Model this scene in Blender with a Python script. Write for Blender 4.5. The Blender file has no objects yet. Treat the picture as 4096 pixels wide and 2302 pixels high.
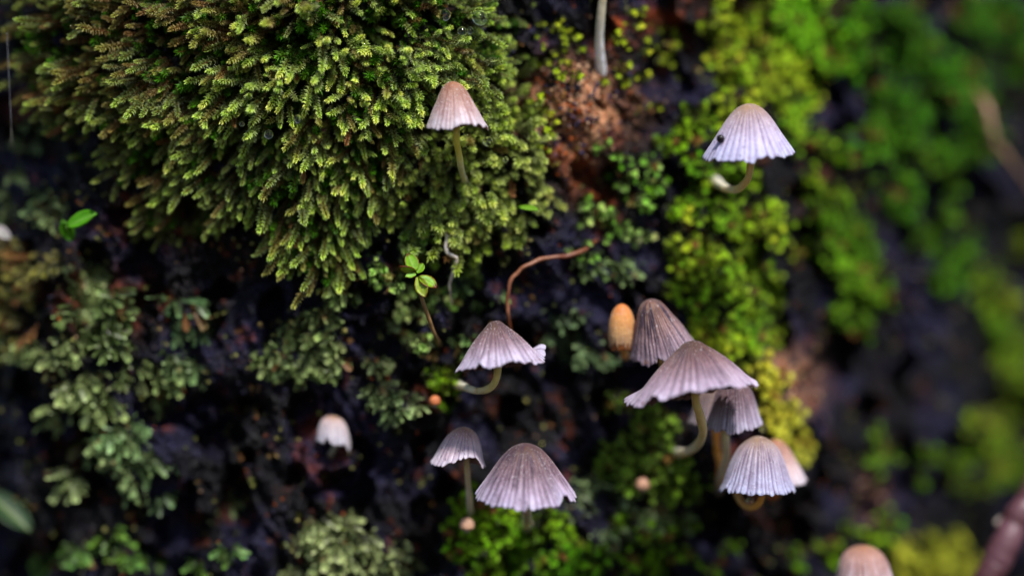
# A rotting, mossy tree trunk with a troop of tiny pleated mushrooms (macro view, true scale in metres)
import bpy, math, random
import numpy as np
from mathutils import Vector

sc = bpy.context.scene
COL = sc.collection
RNG = np.random.default_rng(7)
random.seed(7)
R = math.radians

# ------------------------------------------------------------------ camera
W = 0.109            # metres across the frame at the focus plane
D = 0.30             # camera to focus plane
PXM = W / 4096.0     # metres per photo pixel at the focus plane
cam_d = bpy.data.cameras.new('camera')
cam_d.sensor_width = 36.0
cam_d.lens = 36.0 * D / W
cam_d.clip_start = 0.01
cam_d.clip_end = 50.0
cam_d.dof.use_dof = True
cam_d.dof.focus_distance = D
cam_d.dof.aperture_fstop = 5.2
cam_d.dof.aperture_blades = 0
cam = bpy.data.objects.new('camera', cam_d)
cam.location = (0, -D, 0)
cam.rotation_euler = (R(90), 0, 0)
COL.objects.link(cam)
sc.camera = cam

# ------------------------------------------------------------------ sky, sun, exposure
SUN_EL, SUN_AZ = 52.0, 24.0        # degrees; azimuth measured from straight behind the camera towards the right
world = bpy.data.worlds.new('World')
sc.world = world
world.use_nodes = True
wn = world.node_tree
for n in list(wn.nodes):
    wn.nodes.remove(n)
sky = wn.nodes.new('ShaderNodeTexSky')
sky.sky_type = 'NISHITA'
sky.sun_disc = False
sky.sun_elevation = R(SUN_EL)
sky.sun_rotation = R(180 - SUN_AZ)
bg = wn.nodes.new('ShaderNodeBackground')
bg.inputs['Strength'].default_value = 0.05
wo = wn.nodes.new('ShaderNodeOutputWorld')
wn.links.new(sky.outputs[0], bg.inputs[0])
wn.links.new(bg.outputs[0], wo.inputs[0])

sun_d = bpy.data.lights.new('sun', 'SUN')
sun_d.energy = 2.4
sun_d.angle = R(5)
sun_d.color = (1.0, 0.97, 0.92)
sun = bpy.data.objects.new('sun', sun_d)
sdir = Vector((math.sin(R(SUN_AZ)) * math.cos(R(SUN_EL)), -math.cos(R(SUN_AZ)) * math.cos(R(SUN_EL)), math.sin(R(SUN_EL))))
sun.rotation_euler = sdir.to_track_quat('Z', 'Y').to_euler()
sun.location = sdir * 2
COL.objects.link(sun)

sc.view_settings.view_transform = 'Standard'
sc.view_settings.look = 'None'
sc.view_settings.gamma = 1.0
sc.view_settings.use_curve_mapping = False
sc.view_settings.exposure = 1.25
sc.render.engine = 'CYCLES'
sc.cycles.use_denoising = True
sc.cycles.max_bounces = 8
sc.cycles.transparent_max_bounces = 8
sc.cycles.caustics_reflective = False
sc.cycles.caustics_refractive = False
sc.cycles.sample_clamp_indirect = 4.0

# ------------------------------------------------------------------ numeric helpers
_tab = np.random.default_rng(11).random((256, 256))

def vnoise(x, y):
    x = np.asarray(x, float); y = np.asarray(y, float)
    xi = np.floor(x).astype(int); yi = np.floor(y).astype(int)
    fx = x - xi; fy = y - yi
    fx = fx * fx * (3 - 2 * fx); fy = fy * fy * (3 - 2 * fy)
    a = _tab[xi & 255, yi & 255]; b = _tab[(xi + 1) & 255, yi & 255]
    c = _tab[xi & 255, (yi + 1) & 255]; d = _tab[(xi + 1) & 255, (yi + 1) & 255]
    return (a * (1 - fx) + b * fx) * (1 - fy) + (c * (1 - fx) + d * fx) * fy

def fbm(x, y, o=4, g=0.5):
    s = 0.0; a = 1.0; t = 0.0
    for i in range(o):
        s = s + a * vnoise(np.asarray(x) * 2 ** i + 17.3 * i, np.asarray(y) * 2 ** i + 5.7 * i)
        t += a; a *= g
    return s / t

def sstep(a, b, x):
    t = np.clip((np.asarray(x, float) - a) / (b - a), 0, 1)
    return t * t * (3 - 2 * t)

# photo pixel (4096 x 2302) at a depth in mm behind the focus plane -> world point
def at(px, py, dmm=0.0):
    d = np.asarray(dmm, float) * 0.001
    k = (D + d) / D
    x = (np.asarray(px, float) - 2048) * PXM * k
    z = (1151 - np.asarray(py, float)) * PXM * k
    return np.stack(np.broadcast_arrays(x, d, z), -1)

# ------------------------------------------------------------------ materials
def new_mat(name):
    m = bpy.data.materials.new(name)
    m.use_nodes = True
    nt = m.node_tree
    for n in list(nt.nodes):
        nt.nodes.remove(n)
    out = nt.nodes.new('ShaderNodeOutputMaterial')
    p = nt.nodes.new('ShaderNodeBsdfPrincipled')
    nt.links.new(p.outputs[0], out.inputs[0])
    return m, nt, p, out

def N(nt, kind, **kw):
    n = nt.nodes.new(kind)
    for k, v in kw.items():
        setattr(n, k, v)
    return n

def mixc(nt, a, b, fac, mode='MIX'):
    n = N(nt, 'ShaderNodeMix', data_type='RGBA', blend_type=mode)
    for sock, v in ((n.inputs[0], fac), (n.inputs[6], a), (n.inputs[7], b)):
        if hasattr(v, 'is_linked'):
            nt.links.new(v, sock)
        else:
            sock.default_value = v if isinstance(v, (int, float)) else (*v, 1)
    return n.outputs[2]

def noise_fac(nt, scale, detail=4, lo=0.4, hi=0.6, coord=None, rough=0.55):
    n = N(nt, 'ShaderNodeTexNoise')
    n.inputs['Scale'].default_value = scale
    n.inputs['Detail'].default_value = detail
    n.inputs['Roughness'].default_value = rough
    if coord is None:
        coord = N(nt, 'ShaderNodeNewGeometry').outputs['Position']
    nt.links.new(coord, n.inputs['Vector'])
    mr = N(nt, 'ShaderNodeMapRange')
    mr.inputs[1].default_value = lo; mr.inputs[2].default_value = hi
    nt.links.new(n.outputs[0], mr.inputs[0])
    return mr.outputs[0]

def vcol(nt):
    a = N(nt, 'ShaderNodeAttribute', attribute_name='tint')
    return a.outputs['Color']

def leafy_material(name, rough=0.45, trans=0.35, spec=0.4):
    m, nt, p, out = new_mat(name)
    c = vcol(nt)
    v = noise_fac(nt, 1800, 3, 0.3, 0.7)
    c2 = mixc(nt, c, (0.45, 0.5, 0.4), v, 'MULTIPLY')
    c3 = mixc(nt, c, c2, 0.45)
    nt.links.new(c3, p.inputs['Base Color'])
    p.inputs['Roughness'].default_value = rough
    p.inputs['Specular IOR Level'].default_value = spec
    tr = N(nt, 'ShaderNodeBsdfTranslucent')
    nt.links.new(c3, tr.inputs[0])
    mx = N(nt, 'ShaderNodeMixShader')
    mx.inputs[0].default_value = trans
    nt.links.new(p.outputs[0], mx.inputs[1]); nt.links.new(tr.outputs[0], mx.inputs[2])
    nt.links.new(mx.outputs[0], out.inputs[0])
    return m

MAT_MOSS = leafy_material('moss_leaf', .5, .4, .2)
MAT_FROND = leafy_material('frond_leaf', 0.4, 0.3, 0.5)

def bark_material():
    m, nt, p, out = new_mat('wet_rotten_bark')
    pos = N(nt, 'ShaderNodeNewGeometry').outputs['Position']
    c = vcol(nt)
    f1 = noise_fac(nt, 420, 5, 0.35, 0.65, pos)
    f2 = noise_fac(nt, 1500, 4, 0.3, 0.7, pos)
    c1 = mixc(nt, c, (0.25, 0.22, 0.28), f1, 'MULTIPLY')
    c2 = mixc(nt, c1, c, f2)
    nt.links.new(c2, p.inputs['Base Color'])
    ro = N(nt, 'ShaderNodeMapRange'); ro.inputs[3].default_value = 0.28; ro.inputs[4].default_value = 0.7
    nt.links.new(f1, ro.inputs[0]); nt.links.new(ro.outputs[0], p.inputs['Roughness'])
    p.inputs['Specular IOR Level'].default_value = 0.24
    b = N(nt, 'ShaderNodeBump'); b.inputs['Distance'].default_value = 0.0006; b.inputs['Strength'].default_value = 0.9
    nt.links.new(f2, b.inputs['Height'])
    b2 = N(nt, 'ShaderNodeBump'); b2.inputs['Distance'].default_value = 0.0012; b2.inputs['Strength'].default_value = 0.8
    nt.links.new(f1, b2.inputs['Height']); nt.links.new(b.outputs[0], b2.inputs['Normal'])
    nt.links.new(b2.outputs[0], p.inputs['Normal'])
    return m
MAT_BARK = bark_material()

def cap_material():
    m, nt, p, out = new_mat('mushroom_cap')
    c = vcol(nt)
    tc = N(nt, 'ShaderNodeTexCoord').outputs['Object']
    f = noise_fac(nt, 900, 4, 0.35, 0.65, tc)
    g = noise_fac(nt, 5200, 2, 0.64, 0.80, tc)
    c1 = mixc(nt, c, (0.78, 0.72, 0.74), f, 'MULTIPLY')
    c2 = mixc(nt, c1, (0.8, 0.76, 0.84), g)
    nt.links.new(c2, p.inputs['Base Color'])
    p.inputs['Roughness'].default_value = 0.55
    p.inputs['Specular IOR Level'].default_value = 0.35
    p.inputs['Subsurface Weight'].default_value = 0.45
    p.inputs['Subsurface Radius'].default_value = (1.0, 0.7, 0.6)
    p.inputs['Subsurface Scale'].default_value = 0.0007
    p.inputs['Sheen Weight'].default_value = 0.15
    b = N(nt, 'ShaderNodeBump'); b.inputs['Distance'].default_value = 0.00007; b.inputs['Strength'].default_value = 0.6
    nt.links.new(noise_fac(nt, 2600, 4, 0.3, 0.7, tc), b.inputs['Height'])
    nt.links.new(b.outputs[0], p.inputs['Normal'])
    return m
MAT_CAP = cap_material()

def flesh_material(name, sss=0.35, rough=0.45, scale=0.0006, nscale=1200):
    m, nt, p, out = new_mat(name)
    c = vcol(nt)
    f = noise_fac(nt, nscale, 3, 0.35, 0.65)
    nt.links.new(mixc(nt, c, (0.9, 0.88, 0.84), f, 'MULTIPLY'), p.inputs['Base Color'])
    p.inputs['Roughness'].default_value = rough
    p.inputs['Subsurface Weight'].default_value = sss
    p.inputs['Subsurface Radius'].default_value = (1.0, 0.8, 0.5)
    p.inputs['Subsurface Scale'].default_value = scale
    b = N(nt, 'ShaderNodeBump'); b.inputs['Distance'].default_value = 0.00008; b.inputs['Strength'].default_value = 0.6
    nt.links.new(f, b.inputs['Height']); nt.links.new(b.outputs[0], p.inputs['Normal'])
    return m
MAT_STEM = flesh_material('mushroom_stem', .6, .4, .0012)
MAT_GILL = flesh_material('mushroom_gill', 0.2, 0.6, 0.0003)
MAT_WOODY = flesh_material('root_skin', 0.05, 0.42, 0.0003, 900)
MAT_LEAF = leafy_material('seedling_leaf', 0.4, 0.35, 0.35)

def water_material():
    m, nt, p, out = new_mat('water_drop')
    p.inputs['Base Color'].default_value = (0.97, 0.99, 1, 1)
    p.inputs['Roughness'].default_value = 0.01
    p.inputs['IOR'].default_value = 1.33
    p.inputs['Transmission Weight'].default_value = 1.0
    nz = noise_fac(nt, 60, 1, 0, 1)          # faint ripple of the drop's skin
    b = N(nt, 'ShaderNodeBump'); b.inputs['Distance'].default_value = 0.00001; b.inputs['Strength'].default_value = 0.05
    nt.links.new(nz, b.inputs['Height']); nt.links.new(b.outputs[0], p.inputs['Normal'])
    return m
MAT_WATER = water_material()

def bead_material():
    m, nt, p, out = new_mat('black_bead')
    nt.links.new(mixc(nt, (0.006, 0.005, 0.006), (0.02, 0.012, 0.01), noise_fac(nt, 3000)), p.inputs['Base Color'])
    p.inputs['Roughness'].default_value = 0.2
    p.inputs['Specular IOR Level'].default_value = 0.3
    return m
MAT_BEAD = bead_material()

# ------------------------------------------------------------------ object helpers
def mesh_from(name, V, F, col=None, smooth=True):
    """V (n,3); F list of arrays (k,3)/(k,4) or one; col (n,3)"""
    me = bpy.data.meshes.new(name)
    if not isinstance(F, (list, tuple)):
        F = [F]
    F = [np.asarray(f, np.int32) for f in F if len(f)]
    V = np.asarray(V, np.float32)
    nl = sum(f.size for f in F); nf = sum(len(f) for f in F)
    me.vertices.add(len(V)); me.vertices.foreach_set('co', V.ravel())
    me.loops.add(nl); me.loops.foreach_set('vertex_index', np.concatenate([f.ravel() for f in F]))
    st = []; o = 0
    for f in F:
        k = f.shape[1]; st.append(o + np.arange(len(f)) * k); o += f.size
    me.polygons.add(nf); me.polygons.foreach_set('loop_start', np.concatenate(st).astype(np.int32))
    me.polygons.foreach_set('use_smooth', np.full(nf, bool(smooth)))
    me.update(calc_edges=True)
    if col is not None:
        a = me.attributes.new('tint', 'FLOAT_COLOR', 'POINT')
        c4 = np.ones((len(V), 4), np.float32); c4[:, :3] = np.clip(col, 0, 1)
        a.data.foreach_set('color', c4.ravel())
    return me

def link(name, me, mat=None, parent=None):
    if mat is not None and not me.materials:
        me.materials.append(mat)
    o = bpy.data.objects.new(name, me)
    COL.objects.link(o)
    if parent is not None:
        o.parent = parent
    return o

def tag(o, label=None, cat=None, group=None, kind=None):
    if label: o['label'] = label
    if cat: o['category'] = cat
    if group: o['group'] = group
    if kind: o['kind'] = kind
    return o

def empty(name, loc=(0, 0, 0)):
    o = bpy.data.objects.new(name, None)
    o.location = loc
    o.empty_display_size = 0.002
    COL.objects.link(o)
    return o

def catmull(P, n):
    P = np.asarray(P, float)
    Q = np.vstack([2 * P[0] - P[1], P, 2 * P[-1] - P[-2]])
    m = len(P) - 1
    u = np.linspace(0, m, n); i = np.minimum(u.astype(int), m - 1); t = (u - i)[:, None]
    p0, p1, p2, p3 = Q[i], Q[i + 1], Q[i + 2], Q[i + 3]
    return 0.5 * ((2 * p1) + (-p0 + p2) * t + (2 * p0 - 5 * p1 + 4 * p2 - p3) * t ** 2 + (-p0 + 3 * p1 - 3 * p2 + p3) * t ** 3)

def tube(P, rad, sides=12, flat=1.0, lumps=0.0, seed=0):
    """closed tube along points P with radii rad; returns V, [quads, tris]"""
    P = np.asarray(P, float); n = len(P)
    rad = np.broadcast_to(np.asarray(rad, float), (n,))
    T = np.gradient(P, axis=0); T /= np.linalg.norm(T, axis=1)[:, None] + 1e-12
    u = np.cross(T[0], [0, 1, 0.13]); u /= np.linalg.norm(u)
    V = []
    a = np.arange(sides) / sides * 2 * np.pi
    for i in range(n):
        u = u - T[i] * np.dot(u, T[i]); u /= np.linalg.norm(u)
        v = np.cross(T[i], u)
        k = 1 + lumps * (vnoise(a * 1.7 + seed * 9.1, np.full(sides, i * 0.35 + seed)) - 0.5) * 2
        V.append(P[i] + rad[i] * k[:, None] * (np.cos(a)[:, None] * u + flat * np.sin(a)[:, None] * v))
    V = np.vstack(V + [P[:1], P[-1:]])
    i = np.arange(n - 1)[:, None] * sides; j = np.arange(sides)[None]
    j2 = (j + 1) % sides
    q = np.stack([i + j, i + j2, i + sides + j2, i + sides + j], -1).reshape(-1, 4)
    c0, c1 = n * sides, n * sides + 1
    k = np.arange(sides); k2 = (k + 1) % sides
    t = np.vstack([np.stack([np.full(sides, c0), k2, k], -1), np.stack([np.full(sides, c1), (n - 1) * sides + k, (n - 1) * sides + k2], -1)])
    return V, [q, t]

_ico = None
def icosphere(level):
    p = (1 + 5 ** .5) / 2
    V = [(-1, p, 0), (1, p, 0), (-1, -p, 0), (1, -p, 0), (0, -1, p), (0, 1, p), (0, -1, -p), (0, 1, -p), (p, 0, -1), (p, 0, 1), (-p, 0, -1), (-p, 0, 1)]
    F = [(0, 11, 5), (0, 5, 1), (0, 1, 7), (0, 7, 10), (0, 10, 11), (1, 5, 9), (5, 11, 4), (11, 10, 2), (10, 7, 6), (7, 1, 8), (3, 9, 4), (3, 4, 2), (3, 2, 6), (3, 6, 8), (3, 8, 9), (4, 9, 5), (2, 4, 11), (6, 2, 10), (8, 6, 7), (9, 8, 1)]
    V = [np.array(v) / np.linalg.norm(v) for v in V]
    for _ in range(level):
        mid = {}; G = []
        def m(a, b):
            k = (min(a, b), max(a, b))
            if k not in mid:
                w = V[a] + V[b]; V.append(w / np.linalg.norm(w)); mid[k] = len(V) - 1
            return mid[k]
        for a, b, c in F:
            x, y, z = m(a, b), m(b, c), m(c, a)
            G += [(a, x, z), (b, y, x), (c, z, y), (x, y, z)]
        F = G
    return np.array(V), np.array(F)

def frames(dirs, spin):
    """rotation matrices (n,3,3) whose columns are x,y,z with z = dirs"""
    z = dirs / np.linalg.norm(dirs, axis=1)[:, None]
    h = np.where(np.abs(z[:, 1:2]) > 0.9, np.array([[1.0, 0, 0]]), np.array([[0, 1.0, 0]]))
    x = np.cross(h, z); x /= np.linalg.norm(x, axis=1)[:, None]
    y = np.cross(z, x)
    c, s = np.cos(spin)[:, None], np.sin(spin)[:, None]
    return np.stack([x * c + y * s, -x * s + y * c, z], -1)

# ------------------------------------------------------------------ the trunk: depth in mm behind the focus plane
CTRL = np.array([
 (-250,100,34),(-250,700,34),(-250,1400,34),(-250,2200,40),(-700,1100,60),(-60,330,22),(-40,650,24),
 (120,100,10),(300,300,7.5),(600,200,5),(1000,150,4),(1400,200,3.6),(1800,150,5.5),(2000,400,7),(1850,600,5),
 (300,620,13),(700,600,7),(1100,500,5),(1400,800,6),(1200,1050,9),(800,900,11),(500,1000,18),(200,1000,17),
 (2250,100,12),(2300,500,11),(2300,900,12),(2500,700,13),(2050,950,9),(1750,1050,9),
 (1650,1400,8),(1450,1200,13),(1100,1200,18),(700,1200,20),(300,1300,17),
 (1000,1600,20),(600,1700,21),(300,1800,26),(100,2000,34),(1300,1800,18),(1000,2200,19),(500,2200,30),
 (1500,2150,14),(2000,1720,17),(1950,2100,12),(2200,1350,14),(2300,1700,18),(2300,2150,14),
 (2700,900,14),(2900,700,14),(2800,250,16),(3000,1100,17),(2700,1850,17),(3050,1650,17),(2750,2150,20),
 (3300,150,28),(3300,700,26),(3400,1200,29),(3500,1700,31),(3300,2200,28),(3700,300,37),(3700,900,38),(3700,1500,39),(3800,2100,42),
 (4100,200,54),(4100,900,54),(4150,1500,58),(4150,2200,62),(4700,300,95),(4700,1200,95),(4700,2100,100),
 (800,-600,7),(2000,-600,12),(3200,-600,28),(4200,-600,60),(-300,-600,40),
 (600,2900,32),(2000,2900,18),(3000,2900,28),(4200,2900,66),(-300,2900,50)], float)

_rr = CTRL[:, 0] > 3200
CTRL[_rr, 2] *= 1.05
_ll = (CTRL[:, 0] < 1500) & (CTRL[:, 1] > 900) & (CTRL[:, 0] > 0)
CTRL[_ll, 2] = 5 + (CTRL[_ll, 2] - 5) * .5

def base_depth(px, py):
    px = np.asarray(px, float); py = np.asarray(py, float)
    s = px.shape; px = px.ravel(); py = py.ravel()
    qx = np.clip(px, -700, 4700); qy = np.clip(py, -600, 2900)
    out = np.empty(len(px))
    for a in range(0, len(px), 40000):
        dx = qx[a:a + 40000, None] - CTRL[None, :, 0]; dy = qy[a:a + 40000, None] - CTRL[None, :, 1]
        w = np.exp(-(dx * dx + dy * dy) / (2 * 210.0 ** 2)) + 1e-9 / (1 + (dx * dx + dy * dy) / 1e6)
        out[a:a + 40000] = (w * CTRL[None, :, 2]).sum(1) / w.sum(1)
    ex = np.maximum(0, -700 - px) + np.maximum(0, px - 4700)
    out = out + ex * 0.045 + (ex / 900.0) ** 2 * 8
    return out.reshape(s)

def relief(px, py):
    """bark relief in mm: grooves running steeply down to the right, fibres, pits"""
    px = np.asarray(px, float); py = np.asarray(py, float)
    a = R(62)
    u = px * math.cos(a) + py * math.sin(a)      # along the grain
    v = -px * math.sin(a) + py * math.cos(a)
    wob = (fbm(px / 330, py / 330, 3) - 0.5) * 160
    ridg = 1 - np.abs(2 * fbm((v + wob) / 95, u / 520, 3) - 1) * 1.6
    fine = fbm((v + wob * .5) / 30, u / 140, 3) - 0.5
    lump = fbm(px / 240 + 9, py / 240 + 3, 4) - 0.5
    pits = sstep(0.56, 0.68, fbm(px / 120 + 40, py / 150 + 70, 3))
    crumb = fbm(px / 34 + 3, py / 34 + 8, 3) - 0.5
    return -1.6 * ridg - 1.5 * fine - 5.0 * lump + 4.5 * pits - 1.3 * crumb

def depth(px, py):
    px = np.asarray(px, float); py = np.asarray(py, float)
    bulge = np.exp(-(((px - 2310) / 190) ** 2 + ((py - 430) / 190) ** 2)) + np.exp(-(((px - 3150) / 120) ** 2 + ((py - 1560) / 140) ** 2))   # added swellings with flattened relief, shaped to catch the sun as flecks
    return base_depth(px, py) - 2.5 * bulge + relief(px, py) * (1 - .7 * np.clip(bulge, 0, 1))

def axis(lo, a, b, hi, step, grow):
    mid = list(np.arange(a, b + 1, step))
    L = []; x = a; s = step
    while x > lo:
        s *= grow; x -= s; L.append(x)
    H = []; x = mid[-1]; s = step
    while x < hi:
        s *= grow; x += s; H.append(x)
    return np.array(L[::-1] + mid + H)

gx = axis(-2600, -150, 4250, 6700, 12, 1.14)
gy = axis(-9000, -120, 2420, 12000, 12, 1.16)
GX, GY = np.meshgrid(gx, gy)
GD = depth(GX, GY)
P = at(GX, GY, GD)
# the sides carry on round the back so that the trunk is a closed column
nb = 14
backs = []
for k in range(1, nb + 1):
    th = math.pi * k / (nb + 1)
    a = P[:, -1]; b = P[:, 0]
    c = (a + b) / 2; h = (a - b) / 2
    q = c + h * math.cos(th); q[:, 1] = q[:, 1] + 0.16 * math.sin(th)
    backs.append(q[:, None])
PA = np.concatenate([P] + backs, 1)
ny, nx, _ = PA.shape
ii = np.arange(ny - 1)[:, None] * nx; jj = np.arange(nx)[None]; j2 = (jj + 1) % nx
quads = np.stack([ii + jj, ii + nx + jj, ii + nx + j2, ii + j2], -1).reshape(-1, 4)
# near-black purple wood with painted sky sheen; rust for rot and painted sun flecks
def bark_colour(px, py):
    n1 = fbm(px / 170 + 3, py / 170 + 1, 4); n2 = fbm(px / 60 + 8, py / 90 + 4, 4); n3 = fbm(px / 26 + 2, py / 26 + 9, 3)
    c = np.empty(px.shape + (3,))
    dark = np.array([0.003, 0.0025, 0.005]); mid = np.array([0.014, 0.0125, 0.042]); rust = np.array([0.52, 0.10, 0.018]); tan = np.array([0.86, 0.40, 0.20])  # blue of mid paints sky reflection on wet wood
    w = sstep(0.42, 0.66, n1)[..., None]
    c[:] = dark * (1 - w) + mid * w
    def blob(cx, cy, rx, ry):
        return np.exp(-(((px - cx) / rx) ** 2 + ((py - cy) / ry) ** 2))
    r = blob(2290, 440, 150, 130) * 1.8 + blob(2330, 560, 80, 150) * 1.6 + blob(2400, 700, 55, 110) * .9 + blob(2650, 80, 130, 130) * .7 + blob(2420, 700, 60, 180) * .5 + blob(1700, 1590, 60, 40) \
        + blob(420, 1220, 150, 90) * .7 + blob(600, 900, 180, 120) * .45 + blob(2450, 110, 60, 60) + blob(1250, 1760, 90, 130) * .6 + blob(60, 420, 80, 60) * .6 + blob(3040, 1830, 80, 120)
    k = (np.clip(r, 0, 1.0) * sstep(0.40, 0.66, n2) * (.35 + .65 * sstep(.38, .6, n3)) + 0.22 * sstep(0.62, 0.72, n2) * sstep(0.5, 0.62, n3))[..., None]
    k = np.clip(k, 0, 1) * (1 - .8 * sstep(3150, 3500, px))[..., None]
    c = c * (1 - k) + rust * k
    t = (np.clip(1.3 * blob(2300, 410, 190, 120) + .6 * blob(2350, 560, 80, 150) + .8 * blob(3150, 1530, 110, 120) + .5 * blob(3480, 1980, 60, 70), 0, 1) * sstep(0.32, 0.54, n3) * 0.9)[..., None]  # tan patches put sun flecks into the wood colour
    c = c * (1 - t) + tan * t
    return c
CA = np.zeros((ny, nx, 3)); CA[:] = (0.02, 0.015, 0.02)
CA[:, :len(gx)] = bark_colour(GX, GY)
tree = tag(empty('rotting_tree'), 'dark wet rotting tree trunk carrying the moss and the mushrooms', 'tree')
link('trunk', mesh_from('trunk', PA.reshape(-1, 3), quads, CA.reshape(-1, 3)), MAT_BARK, tree)

# normals of the smoothed surface for growth directions
def surf(px, py):
    d = depth(px, py)
    p = at(px, py, d)
    e = 60.0
    a = at(px + e, py, base_depth(px + e, py)) - at(px - e, py, base_depth(px - e, py))
    b = at(px, py - e, base_depth(px, py - e)) - at(px, py + e, base_depth(px, py + e))
    n = np.cross(a, b); n /= np.linalg.norm(n, axis=-1)[..., None]
    n = np.where(n[..., 1:2] > 0, -n, n)
    return p, n, d

# soil round the foot of the trunk
gz = -0.33
gxx = np.linspace(-3, 3, 60); GGX, GGY = np.meshgrid(gxx, gxx)
GGZ = gz + (fbm(GGX * 3, GGY * 3, 4) - .5) * 0.06
gv = np.stack([GGX, GGY, GGZ], -1).reshape(-1, 3)
ii = np.arange(59)[:, None] * 60; jj = np.arange(59)[None]
gq = np.stack([ii + jj, ii + jj + 1, ii + jj + 61, ii + jj + 60], -1).reshape(-1, 4)
gc = np.ones((len(gv), 3)) * np.array([0.03, 0.022, 0.014]) * (0.5 + fbm(gv[:, 0] * 20, gv[:, 1] * 20, 3))[:, None]
tag(link('ground', mesh_from('ground', gv, gq, gc), MAT_BARK), kind='structure')

# ------------------------------------------------------------------ moss shoots
def leaf_quad(base, out, up, side, L, wd, fold):
    """4 vertices: base, left, tip, right"""
    mid = base + out * L * 0.45 + up * L * 0.12
    return [base, mid + side * wd + up * fold, base + out * L, mid - side * wd + up * fold]

def shoot_template(seed, nleaf=46, leafL=0.17, wd=0.028, rosette=9, ns=4):
    """a bushy shoot of unit length along +z; returns V, tris, colour key k (0 stem .. 1 leaf tip), height h"""
    r = np.random.default_rng(seed)
    bend = r.uniform(-.22, .22, 2)
    ax = lambda t: np.array([bend[0] * t * t, bend[1] * t * t, t])
    V = []; F = []; K = []; H = []
    for i in range(ns):                                    # stem
        t = i / (ns - 1) * 0.97
        for a in range(3):
            V.append(ax(t) + 0.018 * (1 - .5 * t) * np.array([math.cos(a * 2.094), math.sin(a * 2.094), 0])); K.append(0); H.append(t)
    for i in range(ns - 1):
        for a in range(3):
            b = (a + 1) % 3
            F += [(i * 3 + a, i * 3 + b, i * 3 + 3 + b), (i * 3 + a, i * 3 + 3 + b, i * 3 + 3 + a)]
    for i in range(nleaf):
        t = 0.12 + 0.86 * (i + .5) / nleaf
        a = i * 2.39996 + r.uniform(-.3, .3)
        el = R(18 + 38 * t ** 2 + r.uniform(-14, 14))
        L = leafL * (0.75 + 0.5 * math.sin(math.pi * min(1, t * 1.05))) * r.uniform(.8, 1.2)
        o = np.array([math.cos(a) * math.cos(el), math.sin(a) * math.cos(el), math.sin(el)])
        s = np.array([-math.sin(a), math.cos(a), 0]); u = np.cross(o, s) * -1
        b0 = len(V)
        V += leaf_quad(ax(t), o, u, s, L, wd * r.uniform(.8, 1.3), 0.02)
        K += [0.25, .7, 1.0, .7]; H += [t] * 4
        F += [(b0, b0 + 1, b0 + 2), (b0, b0 + 2, b0 + 3)]
    for i in range(rosette):                               # starry crown at the tip
        a = i * 2.39996; el = R(78 - 60 * (i / rosette)) + r.uniform(-.1, .1)
        L = leafL * r.uniform(.55, .85)
        o = np.array([math.cos(a) * math.cos(el), math.sin(a) * math.cos(el), math.sin(el)])
        s = np.array([-math.sin(a), math.cos(a), 0]); u = np.cross(o, s) * -1
        b0 = len(V)
        V += leaf_quad(ax(.97), o, u, s, L, wd * 1.3, 0.02)
        K += [0.6, .85, 1.0, .85]; H += [1.0] * 4
        F += [(b0, b0 + 1, b0 + 2), (b0, b0 + 2, b0 + 3)]
    return np.array(V), np.array(F), np.array(K), np.array(H)

def club_template(seed, nleaf=78, leafL=.115, wd=.019):
    """a slim mossy shoot: sparse brown-green leaves below, a dense pale club of short leaves at the end"""
    r = np.random.default_rng(seed)
    bend = r.uniform(-.28, .28, 2)
    ax = lambda t: np.array([bend[0] * t * t, bend[1] * t * t, t])
    V = []; F = []; K = []; H = []
    for i in range(4):
        t = i / 3 * .97
        for a in range(3):
            V.append(ax(t) + .02 * (1 - .4 * t) * np.array([math.cos(a * 2.094), math.sin(a * 2.094), 0])); K.append(0); H.append(t)
    for i in range(3):
        for a in range(3):
            b = (a + 1) % 3
            F += [(i * 3 + a, i * 3 + b, i * 3 + 3 + b), (i * 3 + a, i * 3 + 3 + b, i * 3 + 3 + a)]
    for i in range(nleaf):
        t = .1 + .88 * ((i + .5) / nleaf) ** .55
        a = i * 2.39996 + r.uniform(-.3, .3)
        el = R(4 + 14 * t + (66 * ((t - .86) / .14) if t > .86 else 0) + r.uniform(-14, 14))
        L = leafL * (.75 + .45 * float(sstep(.3, .7, t)) - .25 * float(sstep(.9, 1, t))) * r.uniform(.75, 1.25)
        o = np.array([math.cos(a) * math.cos(el), math.sin(a) * math.cos(el), math.sin(el)])
        sd = np.array([-math.sin(a), math.cos(a), 0]); u = np.cross(o, sd) * -1
        b0 = len(V)
        V += leaf_quad(ax(t), o, u, sd, L, wd * r.uniform(.8, 1.3), .012)
        K += [.3, .72, 1.0, .72]; H += [t] * 4
        F += [(b0, b0 + 1, b0 + 2), (b0, b0 + 2, b0 + 3)]
    return np.array(V), np.array(F), np.array(K), np.array(H)

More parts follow.
